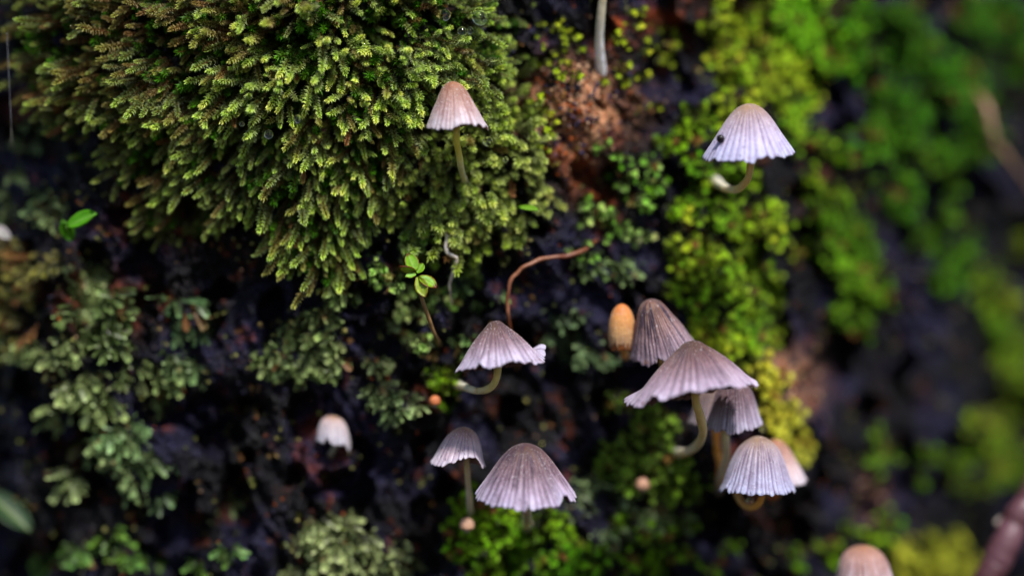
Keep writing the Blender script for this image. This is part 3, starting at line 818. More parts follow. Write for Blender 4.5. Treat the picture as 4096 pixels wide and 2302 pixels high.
# ---- all other moss: one object per patch
Y1, Y2 = (.32, .46, .008), (.56, .66, .035)
G1, G2 = (.13, .38, .006), (.27, .54, .01)
DK1, DK2 = (.05, .16, .004), (.15, .27, .01)
S1, S2 = (.20, .34, .08), (.56, .66, .27)
T1, T2 = (.16, .36, .14), (.50, .66, .32)
YY1, YY2 = (.66, .60, .02), (.88, .80, .10)
LO = (.010, .028, .003)  # near-black green, painting the shade in gaps between shoots
PATCH = [
 # label, region, density, length, tips, templates, kwargs
 ('moss of starry dew-frosted shoots around the foot of the pinkish bell mushroom', [(1150,110),(1270,60),(1300,200),(1325,330),(1350,440),(1345,530),(1270,600),(1170,560),(1090,560),(1010,560),(960,500),(1040,400),(1060,300),(1110,230)], 5.6, 2.9, [(.44,.62,.03), (.76,.88,.20)], 'star', dict(radial=(1850,450,700,700,.9), grav=.1, bare=.41)),
 ('fringe of feathery green moss hanging under the starry moss by the white root', [(1080,570,70,40,20),(1190,600,70,50,0),(1290,560,50,40,0),(1040,600,30,30,0)], 3.5, 3.6, [G1, Y2], 'star', dict(grav=.9)),
 ('blurred dim moss hanging at the dark outer end of the large cushion', [(60,390,70,90,20),(110,470,80,60,30),(40,520,50,50,0)], 2.6, 4.0, [T1, S2], 'frond', dict(grav=.5)),
 ('yellow-brown moss mound below the round green leaf', [(60,680,70,60,10),(120,650,50,40,0),(40,780,60,70,0)], 4, 3.2, [(.28,.30,.02), (.36,.28,.05)], 'star', dict(grav=.3, brown=.25)),
 ('pale sage feathery moss spilling down below the round green leaf', [(210,670,70,45,20),(220,780,80,70,0),(280,820,50,50,0),(120,850,80,40,0)], 2.8, 4.4, [S1, S2], 'frond', dict(grav=.6)),
 ('grey-green moss fronds hanging from dark bark below the rusty wood', [(440,750,60,40,0),(500,830,50,55,0),(470,870,50,30,0)], 2.2, 4.4, [T1, S2], 'frond', dict(grav=.7)),
 ('loose grey-green moss clump below the pale sage moss', [(220,960,80,50,0),(350,960,60,50,20),(170,1000,40,40,0),(390,940,50,30,0)], 2.0, 4.6, [S1, S2], 'frond', dict(grav=.7)),
 ('thick lobed pale moss rosette over rust-stained bark low on the trunk', [(260,1110,90,60,0),(330,1130,70,50,0),(200,1150,60,50,0)], 2.2, 5.0, [T1, S2], 'frond', dict(grav=.55)),
 ('scattered small moss lobes on black bark near the bent rusty rootlet', [(420,1210,60,30,0),(540,1230,60,35,0),(470,1280,90,40,0),(330,1210,40,30,0)], .9, 4.2, [T1, S2], 'frond', dict(grav=.6)),
 ('dim moss tufts beside the brown flap at the foot of the trunk', [(230,1330,50,40,0),(330,1390,60,30,0),(130,1400,40,40,0),(560,1400,60,40,0)], 1.4, 4.2, [T1, G2], 'frond', dict(grav=.5)),
 ('pale feathery moss above the small cup-shaped mushroom', [(720,860,70,30,10),(780,930,50,60,0),(690,880,40,30,0),(850,900,30,30,0)], 2.4, 4.2, [S1, S2], 'frond', dict(grav=.6)),
 ('green moss arching over the small cup-shaped mushroom', [(830,1040,45,18,0),(790,800,60,40,0),(880,740,50,40,0)], 2.6, 3.4, [G1, S2], 'frond', dict(grav=.5)),
 ('bright pale moss clump low on the trunk beneath the cup-shaped mushroom', [(800,1330,70,50,0),(880,1360,90,60,20),(960,1400,80,60,0),(760,1410,60,50,0)], 2.6, 4.2, [S2, (.46,.55,.22)], 'frond', dict(grav=.5)),
 ('teal-tinted moss on the side of the blackened knob', [(960,930,40,60,-10),(1000,1010,40,45,0),(960,780,40,30,0)], 3, 3.2, [T1, S2], 'frond', dict(grav=.5)),
 ('bright green moss tuft where the curved mushroom stem leaves the knob', [(1110,950,45,35,0),(1105,995,35,20,0)], 7, 2.4, [G1, Y1], 'short', dict(grav=.3)),
 ('small pale moss bits around the clover-leaved seedling', [(1010,700,40,35,0),(1040,800,40,40,0),(1070,860,30,30,0),(1100,740,30,30,0),(960,660,40,30,0)], 3.4, 2.6, [G1, S2], 'short', dict(grav=.4)),
 ('moss strip between the white root and the red root', [(1190,700,50,26,-10),(1180,770,45,30,0),(1270,730,40,14,0),(1190,840,50,25,10)], 3.6, 2.8, [G1, T2], 'frond', dict(grav=.5)),
 ('sparse yellow-green moss flecks on bark beside the tall white stem', [(1390,120,60,130,10),(1360,300,40,130,0),(1440,60,60,50,0),(1600,120,90,110,0)], 1.7, 2.4, [Y1, Y2], 'short', dict(bare=.5)),
 ('sparse pale moss flecks below the rust-coloured wood', [(1580,420,80,110,0),(1500,560,80,70,0),(1620,520,50,90,0)], 1.6, 2.5, [G1, S2], 'short', dict(bare=.5)),
 ('pale moss cluster at the free end of the red root', [(1500,650,40,60,-20),(1560,690,40,40,0)], 3.2, 2.8, [S1, T2], 'frond', dict(grav=.6)),
 ('teal moss clump beside the orange egg-shaped cap', [(1440,800,45,40,0),(1470,880,60,35,0),(1560,740,60,20,10),(1420,860,30,40,0)], 3.8, 2.8, [T1, T2], 'frond', dict(grav=.5)),
 ('deep green moss carpet behind the bead-carrying mushroom stem', [(1830,450,90,60,0),(1900,560,110,70,10),(1800,520,80,60,0),(1740,640,80,90,0)], 4.6, 2.4, [G1, Y2], 'short', dict(bare=.36)),
 ('yellow-green moss carpet above the largest lilac cap', [(1760,700,90,70,0),(1880,760,80,90,0),(1780,820,70,60,30),(1840,860,60,50,30),(1900,680,60,60,0)], 5.0, 2.4, [G1, Y2], 'short', dict(bare=.34)),
 ('bright moss band hanging beside the bark above the bead-carrying mushroom', [(1850,80,80,110,0),(1900,160,90,100,0),(1980,230,60,90,-20),(1840,250,60,80,0)], 5.0, 2.6, [G2, Y2], 'short', dict(bare=.34)),
 ('small moss tufts around the bead-carrying mushroom cap', [(1730,330,50,110,0),(2010,330,50,70,0),(1700,480,50,60,0),(2050,440,60,80,0)], 3.2, 2.4, [G1, Y1], 'short', dict(bare=.45)),
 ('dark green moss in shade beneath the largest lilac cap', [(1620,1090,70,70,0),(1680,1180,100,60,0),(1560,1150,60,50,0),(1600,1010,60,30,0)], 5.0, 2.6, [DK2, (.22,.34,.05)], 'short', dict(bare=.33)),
 ('moss painted yellow as a sun fleck behind the ribbed half-hidden mushroom', [(1945,1020,36,60,-25),(1960,1100,45,35,0),(1915,960,30,40,-20),(1985,1120,22,22,0)], 7.0, 2.6, [YY1, YY2], 'short', dict(grav=.1)),  # sun fleck painted in as bright yellow shoot colour
 ('pale moss beside the notched broad mushroom', [(1480,1230,60,50,0),(1540,1270,60,50,0),(1600,1290,60,40,0),(1480,1330,50,50,0),(1660,1290,40,40,0)], 2.8, 3.0, [S1, T2], 'frond', dict(grav=.5)),
 ('green moss mat below the notched broad mushroom', [(1250,1290,90,60,0),(1330,1310,80,60,0),(1300,1400,140,60,0),(1180,1330,50,60,0),(1420,1390,80,50,0)], 4.6, 2.6, [G1, Y1], 'short', dict(bare=.36)),
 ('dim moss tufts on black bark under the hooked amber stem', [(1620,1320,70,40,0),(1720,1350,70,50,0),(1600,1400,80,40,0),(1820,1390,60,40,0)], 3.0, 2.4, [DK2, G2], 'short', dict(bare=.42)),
 ('soft bright green moss mound high on the receding trunk side', [(2010,60,80,90,0),(2080,110,60,70,0),(1960,-10,80,60,0)], 6, 3.2, [G2, (.24,.56,.008)], 'short', dict(grav=.1)),
 ('broad soft deep green moss on the receding trunk side', [(2200,100,110,90,0),(2330,220,120,120,20),(2420,300,90,90,0),(2230,300,70,60,0),(2180,380,80,60,0)], 5, 3.2, [(.05,.25,.003), (.15,.44,.006)], 'short', dict(grav=.1, bare=.33)),
 ('dark green moss along the outer edge of the trunk side', [(2500,60,70,80,0),(2540,160,50,60,0),(2420,40,50,50,0)], 4.5, 3.2, [(.04,.22,.003), (.11,.36,.006)], 'short', dict(grav=.1, bare=.36)),
 ('green moss streak below the deep green moss, hanging in a point', [(2120,620,80,100,0),(2150,740,70,90,-10),(2190,820,45,45,0),(2100,520,70,60,0)], 5.5, 3.0, [G1, (.28,.54,.008)], 'short', dict(grav=.2, bare=.33)),
 ('green moss streak on shaded bark beside the hanging pointed streak', [(2320,560,80,70,0),(2370,650,60,80,0),(2270,480,50,50,0),(2340,420,60,50,0)], 4.6, 3.0, [(.06,.27,.003), (.20,.44,.008)], 'short', dict(grav=.2, bare=.35)),
 ('yellow-green moss trail running down the far edge of the trunk', [(2470,720,50,80,-20),(2520,820,50,90,-10),(2550,930,40,60,0),(2560,640,30,60,0)], 5.0, 3.0, [G1, Y2], 'short', dict(grav=.2, bare=.34)),
 ('small green moss patch on black bark above the tan-crowned cap', [(2240,1120,60,50,0),(2320,1180,70,50,20),(2240,1200,60,30,0)], 4.6, 2.8, [G1, (.28,.42,.04)], 'short', dict(bare=.38)),
 ('yellow-green moss patch above the dark maroon twig', [(2420,1160,70,60,0),(2500,1120,60,60,-20),(2470,1060,70,40,0),(2540,1170,40,40,0)], 4.6, 2.8, [G1, Y2], 'short', dict(bare=.36)),
 ('vivid yellow-green moss clump between the tan-crowned cap and the twig', [(2290,1400,70,50,0),(2350,1370,60,40,0),(2270,1450,60,40,0),(2380,1430,50,40,0)], 6, 2.8, [(.40,.46,.02), YY2], 'short', dict(grav=.1)),
 ('few small moss dots scattered on dark bark above the tan-crowned cap', [(2080,1320,60,60,0),(2150,1400,70,40,0),(2030,1400,60,40,0),(2200,1300,50,50,0)], 2.2, 2.6, [G1, Y1], 'short', dict(bare=.46)),
]
TPLS = {'fine': TPL_FINE, 'star': TPL_STAR, 'short': TPL_SHORT, 'frond': TPL_FROND}
for i, (lab, reg, dens, L, tips, tp, kw) in enumerate(PATCH):
    rng = np.random.default_rng(500 + i)
    kw = dict(kw)
    if tp == 'short':
        dens *= 1.75; L *= .72
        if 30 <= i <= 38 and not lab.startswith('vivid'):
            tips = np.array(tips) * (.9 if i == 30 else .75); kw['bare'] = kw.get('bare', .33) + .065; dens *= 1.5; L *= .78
    if tp == 'frond':
        kw.setdefault('bare', .515); kw['fan'] = True; kw['brown'] = .04; dens *= 2.0; L *= .6
    elif tp == 'short':
        kw['bare'] = kw['bare'] + .06 if 'bare' in kw else .43
    else:
        kw.setdefault('bare', .40)
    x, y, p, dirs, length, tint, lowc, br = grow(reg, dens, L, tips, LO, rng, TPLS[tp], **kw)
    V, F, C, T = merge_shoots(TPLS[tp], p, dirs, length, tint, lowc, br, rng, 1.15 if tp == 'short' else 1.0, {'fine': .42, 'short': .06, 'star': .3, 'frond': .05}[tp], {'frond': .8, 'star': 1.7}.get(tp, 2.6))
    tag(link('moss_patch', mesh_from('moss_patch', V, F, C, False), MAT_FROND if tp == 'frond' else MAT_MOSS), lab, 'moss', kind='stuff')
    if tp in ('star', 'fine'):
        DEW.append((T, .10 if i == 0 else .03, .07))
    elif tp == 'short' and i > 20:
        DEW.append((T, .004, .11))

# sparse green specks everywhere on the bark, too many to count
rng = np.random.default_rng(900)
x, y, p, dirs, length, tint, lowc, br = grow([(-40,-40),(2620,-40),(2620,1490),(-40,1490)], .5, .9, [(.24,.30,.03), (.55,.46,.16)], (.1,.13,.01), rng, TPL_SHORT, grav=.3, jit=.5, bare=.53, brown=.4)
V, F, C, T = merge_shoots(TPL_SHORT, p, dirs, length, tint, lowc, br, rng)
tag(link('moss_flecks', mesh_from('moss_flecks', V, F, C, False), MAT_MOSS), 'tiny stray moss flecks dotted over all the bare dark bark', 'moss', kind='stuff')

# crumbs of rotten wood, some coloured as painted sun flecks and glints
rng = np.random.default_rng(901)
x, y = scatter([(-40,-40),(2620,-40),(2620,1490),(-40,1490)], 2.2, rng)
sunfleck = np.exp(-(((x - 2290) / 230) ** 2 + ((y - 440) / 220) ** 2)) + .6 * np.exp(-(((x - 3140) / 130) ** 2 + ((y - 1560) / 170) ** 2))  # zones where bright crumbs paint in sun flecks
k = (fbm(x / 90, y / 90, 3) > .5) | (rng.random(len(x)) < sunfleck)
x, y, sunfleck = x[k], y[k], sunfleck[k]
ex = np.concatenate([rng.normal(2300, 95, 170), rng.normal(2420, 110, 80), rng.normal(2370, 50, 60), rng.normal(3150, 60, 120), rng.normal(3480, 30, 40), rng.normal(3720, 50, 50)])
ey = np.concatenate([rng.normal(420, 75, 170), rng.normal(360, 45, 80), rng.normal(620, 90, 60), rng.normal(1540, 65, 120), rng.normal(1985, 45, 40), rng.normal(2285, 22, 50)])
x = np.r_[x, ex]; y = np.r_[y, ey]; sunfleck = np.r_[sunfleck, np.full(len(ex), .95)]
p, n, d = surf(x, y)
V0, F0 = icosphere(0)
sz = rng.uniform(.07, .24, len(x)) * .001 * (1 + .5 * (sunfleck > .5))
sh = rng.uniform(.5, 1.3, (len(x), 12, 1))
M = frames(n + rng.normal(0, .5, n.shape), rng.uniform(0, 6.28, len(x)))
X = np.einsum('nij,nkj->nki', M, V0[None] * sh * np.array([.7, .7, 1.5]) * sz[:, None, None]) + (p - n * .0001)[:, None]
pal = np.array([(.012, .010, .022), (.10, .028, .012), (.62, .13, .015), (.095, .085, .18), (.92, .56, .33)])  # blue-grey entry paints small glints, pale salmon one sun flecks
pk = np.where(rng.random(len(x)) < sunfleck * 1.6, rng.integers(2, 5, len(x)), rng.choice(5, len(x), p=[.42, .22, .07, .26, .03]))
CC = np.repeat(pal[pk][:, None], 12, 1)
FF = (F0[None] + (np.arange(len(x)) * 12)[:, None, None]).reshape(-1, 3)
tag(link('bark_crumbs', mesh_from('bark_crumbs', X.reshape(-1, 3), FF, CC.reshape(-1, 3), False), MAT_BARK), 'loose crumbs of rotten wood, some painted as sun flecks and glints, sprinkled over the dark bark', 'debris', kind='stuff')

# ------------------------------------------------------------------ mushrooms
def wrap(a):
    return (a + 180) % 360 - 180

def build_mushroom(i, m):
    rng = np.random.default_rng(3000 + i)
    d = m['d']
    A, Lp, Rp = (at(q[0], q[1], d) for q in (m['apex'], m['left'], m['right']))
    Cc = (Lp + Rp) / 2
    X = Rp - Lp; rad = np.linalg.norm(X) / 2; X = X / np.linalg.norm(X)
    Yv = np.array([0, 1.0, 0]); Z = np.cross(X, Yv); Z = Z if Z[2] > 0 else -Z
    Hh = np.dot(A - Cc, Z); lean = np.dot(A - Cc, X)
    th = math.asin(np.clip(m['drop'] * PXM / rad, -.6, .6))
    Yt = Yv * math.cos(th) + Z * math.sin(th); Zt = -Yv * math.sin(th) + Z * math.cos(th)
    Hh = Hh / math.cos(th)
    rad *= m.get('scale_r', 1) if m['prof'] is EGG else 1
    root = empty('mushroom', Vector(at(*m['stem'][-1])))
    tag(root, m['label'], 'mushroom')
    inv = np.array(root.location)
    npl = int(m['n'] * 1.15); seg = npl * 6; rings = 40 if d < 3 else 26
    pr = np.array(m['prof'], float)
    if m['prof'] is EGG:
        pr[:, 0] /= pr[:, 0].max()
    # resample the profile by arc length
    cs = catmull(pr, 200); al = np.r_[0, np.cumsum(np.linalg.norm(np.diff(cs, axis=0), axis=1))]; al /= al[-1]
    s = np.linspace(0, 1, rings) ** .9
    pr_r = np.interp(s, al, cs[:, 0]); pr_h = np.interp(s, al, cs[:, 1]); pr_r[0] = 0
    phi = np.arange(seg) / seg * 2 * np.pi
    ph = phi + .16 * (fbm(np.cos(phi) * 2.6 + i * 7, np.sin(phi) * 2.6 + 3, 3) - .5) * 2
    S, PH = np.meshgrid(s, phi, indexing='ij')
    u = np.abs(np.sin(npl * ph / 2))[None]
    depthmod = (0.55 + .9 * vnoise(np.floor(npl * ph / 2 / np.pi) * 1.37 + i, np.zeros(seg)))[None]
    start = sstep(.12, .4, S)
    ridge = (u ** .65 - 1) * depthmod
    r = pr_r[:, None] * (1 + 0 * PH) + m['amp'] * ridge * start * 1.5
    h = pr_h[:, None] + 0 * PH
    # rim: small scallops, random raggedness, notches, drooping or lifted sections
    wrim = sstep(.72, 1, S)
    deg = np.degrees(PH)
    rag = m.get('wavy', 1) * (fbm(np.cos(PH) * 9 + i, np.sin(PH) * 9, 3) - .5) * .07 + m.get('wavy', 1) * (vnoise(np.cos(PH) * 4 + i, np.sin(PH) * 4) - .5) * .09
    scal = -(u ** .8) * .055 * vnoise(np.cos(PH) * 6 + 3 * i, np.sin(PH) * 6 + 2)
    e = rag + scal
    for (c, wd, amt) in m.get('notch', []):
        e = e + amt / max(Hh / rad, .6) * 1.5 * np.exp(-np.abs(wrap(deg - c) / wd) ** 3)
    for (c, wd, amt) in m.get('droop', []):
        e = e - amt * np.exp(-(wrap(deg - c) / wd) ** 2)
    for _ in range(rng.integers(3, 7)):            # nibbled places
        e = e + rng.uniform(.02, .085) * np.exp(-np.abs(wrap(deg - rng.uniform(-180, 180)) / rng.uniform(2.5, 6)) ** 3)
    big = np.zeros_like(S)
    for (c, wd, amt) in m.get('notch', []):
        big = np.maximum(big, np.exp(-np.abs(wrap(deg - c) / wd) ** 3))
    wr2 = sstep(.35, 1, S)
    h = h + e * (wrim * (1 - big) + wr2 * big)
    for (c, wd, amt) in m.get('flap', []):
        g = np.exp(-np.abs(wrap(deg - c) / wd) ** 2.5) * sstep(.7, 1, S)
        h = h + amt * g; r = r + .10 * g
    # gentle irregularity of the whole cap
    r = r * (1 + .05 * (vnoise(np.cos(PH) * 1.3 + 5 + i, np.sin(PH) * 1.3) - .5))
    def place(r, h):
        return Cc + (np.sin(PH) * r * rad + lean * np.clip(h, 0, 1))[..., None] * X - (np.cos(PH) * r * rad)[..., None] * Yt + (h * Hh)[..., None] * Zt
    O = place(r, h)
    thick = .028
    I = place(np.maximum(r - thick * sstep(0, .1, S) * (1.0 - .6 * wrim), 0), h - thick * 1.1 * (1 - wrim * .9) - .004)
    V = np.concatenate([O.reshape(-1, 3), I.reshape(-1, 3)])
    a = np.arange(rings - 1)[:, None] * seg; b = np.arange(seg)[None]; b2 = (b + 1) % seg
    q = np.stack([a + b, a + b2, a + seg + b2, a + seg + b], -1).reshape(-1, 4)
    off = rings * seg
    qi = q[:, ::-1] + off
    e0 = (rings - 1) * seg + np.arange(seg); e1 = (rings - 1) * seg + (np.arange(seg) + 1) % seg
    qe = np.stack([e0, e1, e1 + off, e0 + off], -1)
    dr = 1 + rng.uniform(-.10, .10) + rng.uniform(-.05, .05, 3)
    pal = {k: np.clip(np.array(v) * dr, 0, .95) for k, v in m['pal'].items()}
    t1 = sstep(.14, .60, S)[..., None]; t2 = sstep(.46, 1.0, S)[..., None]
    col = pal['top'] * (1 - t1) + pal['mid'] * t1
    col = col * (1 - t2) + pal['rim'] * t2
    gv = ((1 - u) ** 2.6 * start)[..., None] * 1.0 * np.clip(depthmod, 0, 1.1)[..., None]
    col = col * (1 - gv) + pal['groove'] * gv
    stn = sstep(.52, .68, fbm(PH * 5.0 + i * 3, S * 2.4 + i, 4)) * m['stain'] * (1 - .75 * t2[..., 0]) * .9
    st2 = sstep(.50, .62, fbm(PH * 16.0 + i * 3, S * 3.5 + i, 3)) * m['stain'] * (1 - .7 * t2[..., 0]) * .8
    stn = np.clip(stn + st2, 0, .85)[..., None]
    col = col * (1 - stn) + pal['groove'] * .75 * stn
    speck = (rng.random(S.shape) > .9965)[..., None]
    col = np.where(speck, np.array([.03, .02, .03]), col)
    inner = np.broadcast_to(pal['mid'] * np.array([.42, .32, .28]), col.shape)
    C2 = np.concatenate([col.reshape(-1, 3), inner.reshape(-1, 3)])
    cap = link('cap', mesh_from('cap', V - inv, [q, qi, qe], C2), MAT_CAP, root)
    # gills: thin plates hanging inside the cap
    gr = 12; ss = np.linspace(.12, .985, gr)
    gi_r = np.interp(ss, al, cs[:, 0]); gi_h = np.interp(ss, al, cs[:, 1])
    ng = npl * 2
    gp = np.arange(ng * 2) / (ng * 2) * 2 * np.pi
    PHo = PH; 
    SS, PG = np.meshgrid(ss, gp, indexing='ij')
    zig = (np.arange(ng * 2) % 2)[None] * np.sin(np.pi * np.clip((SS - .1) / .92, 0, 1)) ** .7 * .11
    rr = np.maximum(gi_r[:, None] - .04 * 1 - zig * .5, .02); hh = gi_h[:, None] - .045 - zig * .8
    egs = np.interp(PG, np.r_[phi, 2 * np.pi], np.r_[(e * 1)[-1], (e * 1)[-1][:1]])
    ebig = np.interp(PG, np.r_[phi, 2 * np.pi], np.r_[big[-1], big[-1][:1]])
    hh = hh + np.maximum(egs, 0) * (sstep(.72, 1, SS) * (1 - ebig) + sstep(.35, 1, SS) * ebig) + .02 * sstep(.7, 1, SS)
    G = Cc + (np.sin(PG) * rr * rad + lean * np.clip(hh, 0, 1))[..., None] * X - (np.cos(PG) * rr * rad)[..., None] * Yt + (hh * Hh)[..., None] * Zt
    a = np.arange(gr - 1)[:, None] * ng * 2; b = np.arange(ng * 2)[None]; b2 = (b + 1) % (ng * 2)
    gq = np.stack([a + b, a + b2, a + ng * 2 + b2, a + ng * 2 + b], -1).reshape(-1, 4)
    gcol = np.broadcast_to(pal['mid'] * np.array([.62, .46, .38]), (G.size // 3, 3))
    g_ = link('gills', mesh_from('gills', G.reshape(-1, 3) - inv, gq, gcol, False), MAT_GILL, cap)
    # stem
    st_ = []
    for n_, q_ in enumerate(m['stem']):
        sd_ = depth(np.array([float(q_[0])]), np.array([float(q_[1])]))[0]
        st_.append((q_[0], q_[1], sd_ + 1.2 if n_ == len(m['stem']) - 1 else min(q_[2], sd_ - .8)))
    sp = [at(*q_) for q_ in st_]
    top = Cc + Zt * Hh * .55 + X * lean * .55
    sp = [top] + sp
    PS = catmull(sp, 46)
    tt = np.linspace(0, 1, len(PS))
    r0, r1 = m['sr']
    rr = (r0 + (r1 - r0) * tt ** 1.5) * PXM * (1 + .05 * np.sin(tt * 21 + i)) * (1 + .25 * sstep(.88, 1, tt))
    Vs, Fs = tube(PS, rr, 14, lumps=.07, seed=i)
    c0, c1 = (np.array(c) for c in m['stemc'])
    k = np.r_[np.repeat(sstep(.45, .95, tt), 14), 0, 1][:, None]
    link('stem', mesh_from('stem', Vs - inv, Fs, c0 * (1 - k) + c1 * k), MAT_STEM, root)
    # glistening granules on the cap skin
    if d < 4:
        ng_ = 420
        ri = (rng.beta(2.2, 1.4, ng_) * (rings - 1)).astype(int); si = rng.integers(0, seg, ng_)
        c_ = O[ri, si]; V1, F1 = icosphere(0)
        sz = rng.uniform(.018, .042, ng_) * .001
        Vg = (V1[None] * sz[:, None, None] + c_[:, None]).reshape(-1, 3)
        Fg = (F1[None] + (np.arange(ng_) * 12)[:, None, None]).reshape(-1, 3)
        og = link('granules', mesh_from('granules', Vg - inv, Fg, np.full((len(Vg), 3), .75)), MAT_GILL, cap)
        og['kind'] = 'stuff'
    return root, O, (X, Yt, Zt, Cc, rad, Hh)

built = [build_mushroom(i, m) for i, m in enumerate(MUSH)]

for i, b in enumerate(BUTTONS):
    root = empty('button_mushroom', Vector(at(b['c'][0], b['c'][1] + b['r'] * .8, b['d'] + 2)))
    tag(root, b['label'], 'mushroom', None)
    inv = np.array(root.location); c = at(b['c'][0], b['c'][1], b['d'])
    rad = b['r'] * PXM
    V, F = icosphere(3)
    V = V * (1 + .05 * (vnoise(V[:, 0:1] * 3 + i, V[:, 2:3] * 3)) ) * np.array([1, 1, 1.06])
    V[:, 2] = np.where(V[:, 2] < -.55, -.55 + (V[:, 2] + .55) * .35, V[:, 2])
    base = np.array(b['col']); k = sstep(-.6, .8, V[:, 0] * .5 + V[:, 2] * .6)[:, None]
    col = base * (1.15 - .35 * k) * (.85 + .3 * vnoise(V[:, 0] * 6 + i, V[:, 2] * 6))[:, None]
    link('cap', mesh_from('cap', V * rad + c - inv, F, col), MAT_GILL, root)
    pb = depth(np.array([b['c'][0]]), np.array([b['c'][1] + b['r'] * .6]))[0]
    PS = catmull([c - np.array([0, 0, rad * .3]), c + np.array([0, rad * .6, -rad * .75]), at(b['c'][0], b['c'][1] + b['r'] * .7, max(pb, b['d'] + 1) + 1.5)], 10)
    Vs, Fs = tube(PS, rad * .42, 10)
    link('stem', mesh_from('stem', Vs - inv, Fs, np.tile([.5, .45, .36], (len(Vs), 1))), MAT_STEM, root)

# ------------------------------------------------------------------ small things
# the black bead on the lavender cap
V, F = icosphere(3)
O2 = built[1][1].reshape(-1, 3)
tgt = at(2886, 558, 0)
pr = CAMP + (O2 - CAMP) * (D / (D + O2[:, 1]))[:, None]
cand = np.nonzero(O2[:, 1] < .001 * MUSH[1]['d'])[0]
j = cand[np.argmin(np.linalg.norm(pr[cand] - tgt, axis=1))]
bead_r = 16 * PXM
bc = O2[j] + np.array([-.35, -.92, .25]) * bead_r * .85
o = link('black_bead', mesh_from('black_bead', V * bead_r * np.array([1, 1, 1.04]), F), MAT_BEAD); o.location = bc
tag(o, 'shiny black round bead stuck on the pale lavender mushroom cap', 'bead')

# red root arching over the bark
def strand(name, pts, radii, col0, col1, label, cat, mat=MAT_WOODY, n=60, sides=10, lumps=.15, seed=0, group=None):
    PS = catmull([at(*q) for q in pts], n)
    if mat is MAT_WOODY:
        q_ = np.linspace(0, len(pts) * 1.7, n)
        PS = PS + np.stack([vnoise(q_ + seed, q_ * 0) - .5, vnoise(q_ + 9 + seed, q_ * 0) - .5, vnoise(q_ + 5, q_ * 0 + seed) - .5], 1) * min(min(radii), 8) * 1.6 * PXM
    rr = np.interp(np.linspace(0, 1, n), np.linspace(0, 1, len(radii)), radii) * PXM
    V, F = tube(PS, rr, sides, lumps=lumps, seed=seed)
    t = np.linspace(0, 1, n); w = np.clip(.5 + (vnoise(t * 14 + seed, t * 3) - .5) * 1.6, 0, 1)
    k = np.r_[np.repeat(w, sides), 0, 1][:, None]
    c = np.array(col0) * (1 - k) + np.array(col1) * k
    o = link(name, mesh_from(name, V - PS[0], F, c), mat); o.location = PS[0]
    return tag(o, label, cat, group)

def on(px, py, up=1.0):
    d_ = depth(np.array([float(px)]), np.array([float(py)]))[0]
    return (px, py, d_ - up)
dz = lambda *q: q
strand('red_root', [(2400,955,13),(2375,968,9.5),(2335,1003,8),(2280,1022,7),(2215,1028,6.2),(2150,1042,6),(2090,1070,5.6),(2052,1110,5.4),(2035,1160,5.4),(2027,1215,5.6),(2034,1270,6),(2046,1330,7.5),(2052,1400,13)],
       [4,7,9,10,8,9,7.5,8.5,7,8,7.5,6.5,5], (.11,.022,.007), (.26,.10,.05), 'thin rusty red root arching over dark bark behind a lilac cap', 'root', seed=3)
strand('white_root', [(1781,890,9),(1783,915,5.5),(1791,950,4.5),(1784,985,4.5),(1790,1010,4.3),(1812,1023,4.2),(1826,1034,4.4),(1818,1075,4.8),(1806,1110,5.2),(1798,1135,5.6),(1801,1175,6),(1807,1222,9)],
       [8,9,11,10,9,8,8,8,7,6,3.5,2.5], (.46,.36,.30), (.60,.52,.48), 'pale kinked rootlet dangling from the starry moss', 'root', MAT_STEM, seed=5, lumps=.2)
strand('bent_rootlet', [(372,1940,30),(395,1958,22),(408,1985,20),(412,2025,20),(420,2055,22),(440,2080,32)], [9,10,10,9,9,8], (.22,.09,.03), (.26,.12,.05), 'short bent rust-brown rootlet on dark bark low on the trunk', 'root', seed=8)
strand('dark_twig', [(4230,1760,22),(4110,2010,20),(4060,2100,19.5),(4000,2220,19),(3950,2320,19),(3850,2520,20)], [62,58,60,62,60,64], (.05,.011,.013), (.13,.055,.075), 'thick dark maroon twig leaning across in front of the trunk side', 'twig', n=70, sides=20, lumps=.06, seed=2)
strand('pale_twig', [(3905,370,44),(3945,420,40),(3965,520,40),(3985,580,41),(4050,660,44),(4130,760,50)], [16,20,20,17,15,14], (.22,.11,.06), (.38,.24,.15), 'pale tan twig lying along the far mossy edge of the trunk', 'twig', seed=4)
strand('spider_thread', [(28,130,6),(34,260,5),(40,400,5),(46,520,6),(44,600,16)], [.55,.55,.55,.55,.55], (.4,.4,.45), (.5,.5,.55), 'fine spider thread hanging beside the outer end of the large moss cushion', 'thread', MAT_STEM, n=20, sides=5, seed=6)
strand('spider_thread', [(655,1040,10),(740,1110,11),(850,1210,13),(960,1290,16),(1010,1330,24)], [.6,.6,.6,.6,.6], (.4,.36,.34), (.5,.45,.4), 'fine spider thread slanting down from under the large moss cushion', 'thread', MAT_STEM, n=20, sides=5, seed=7)

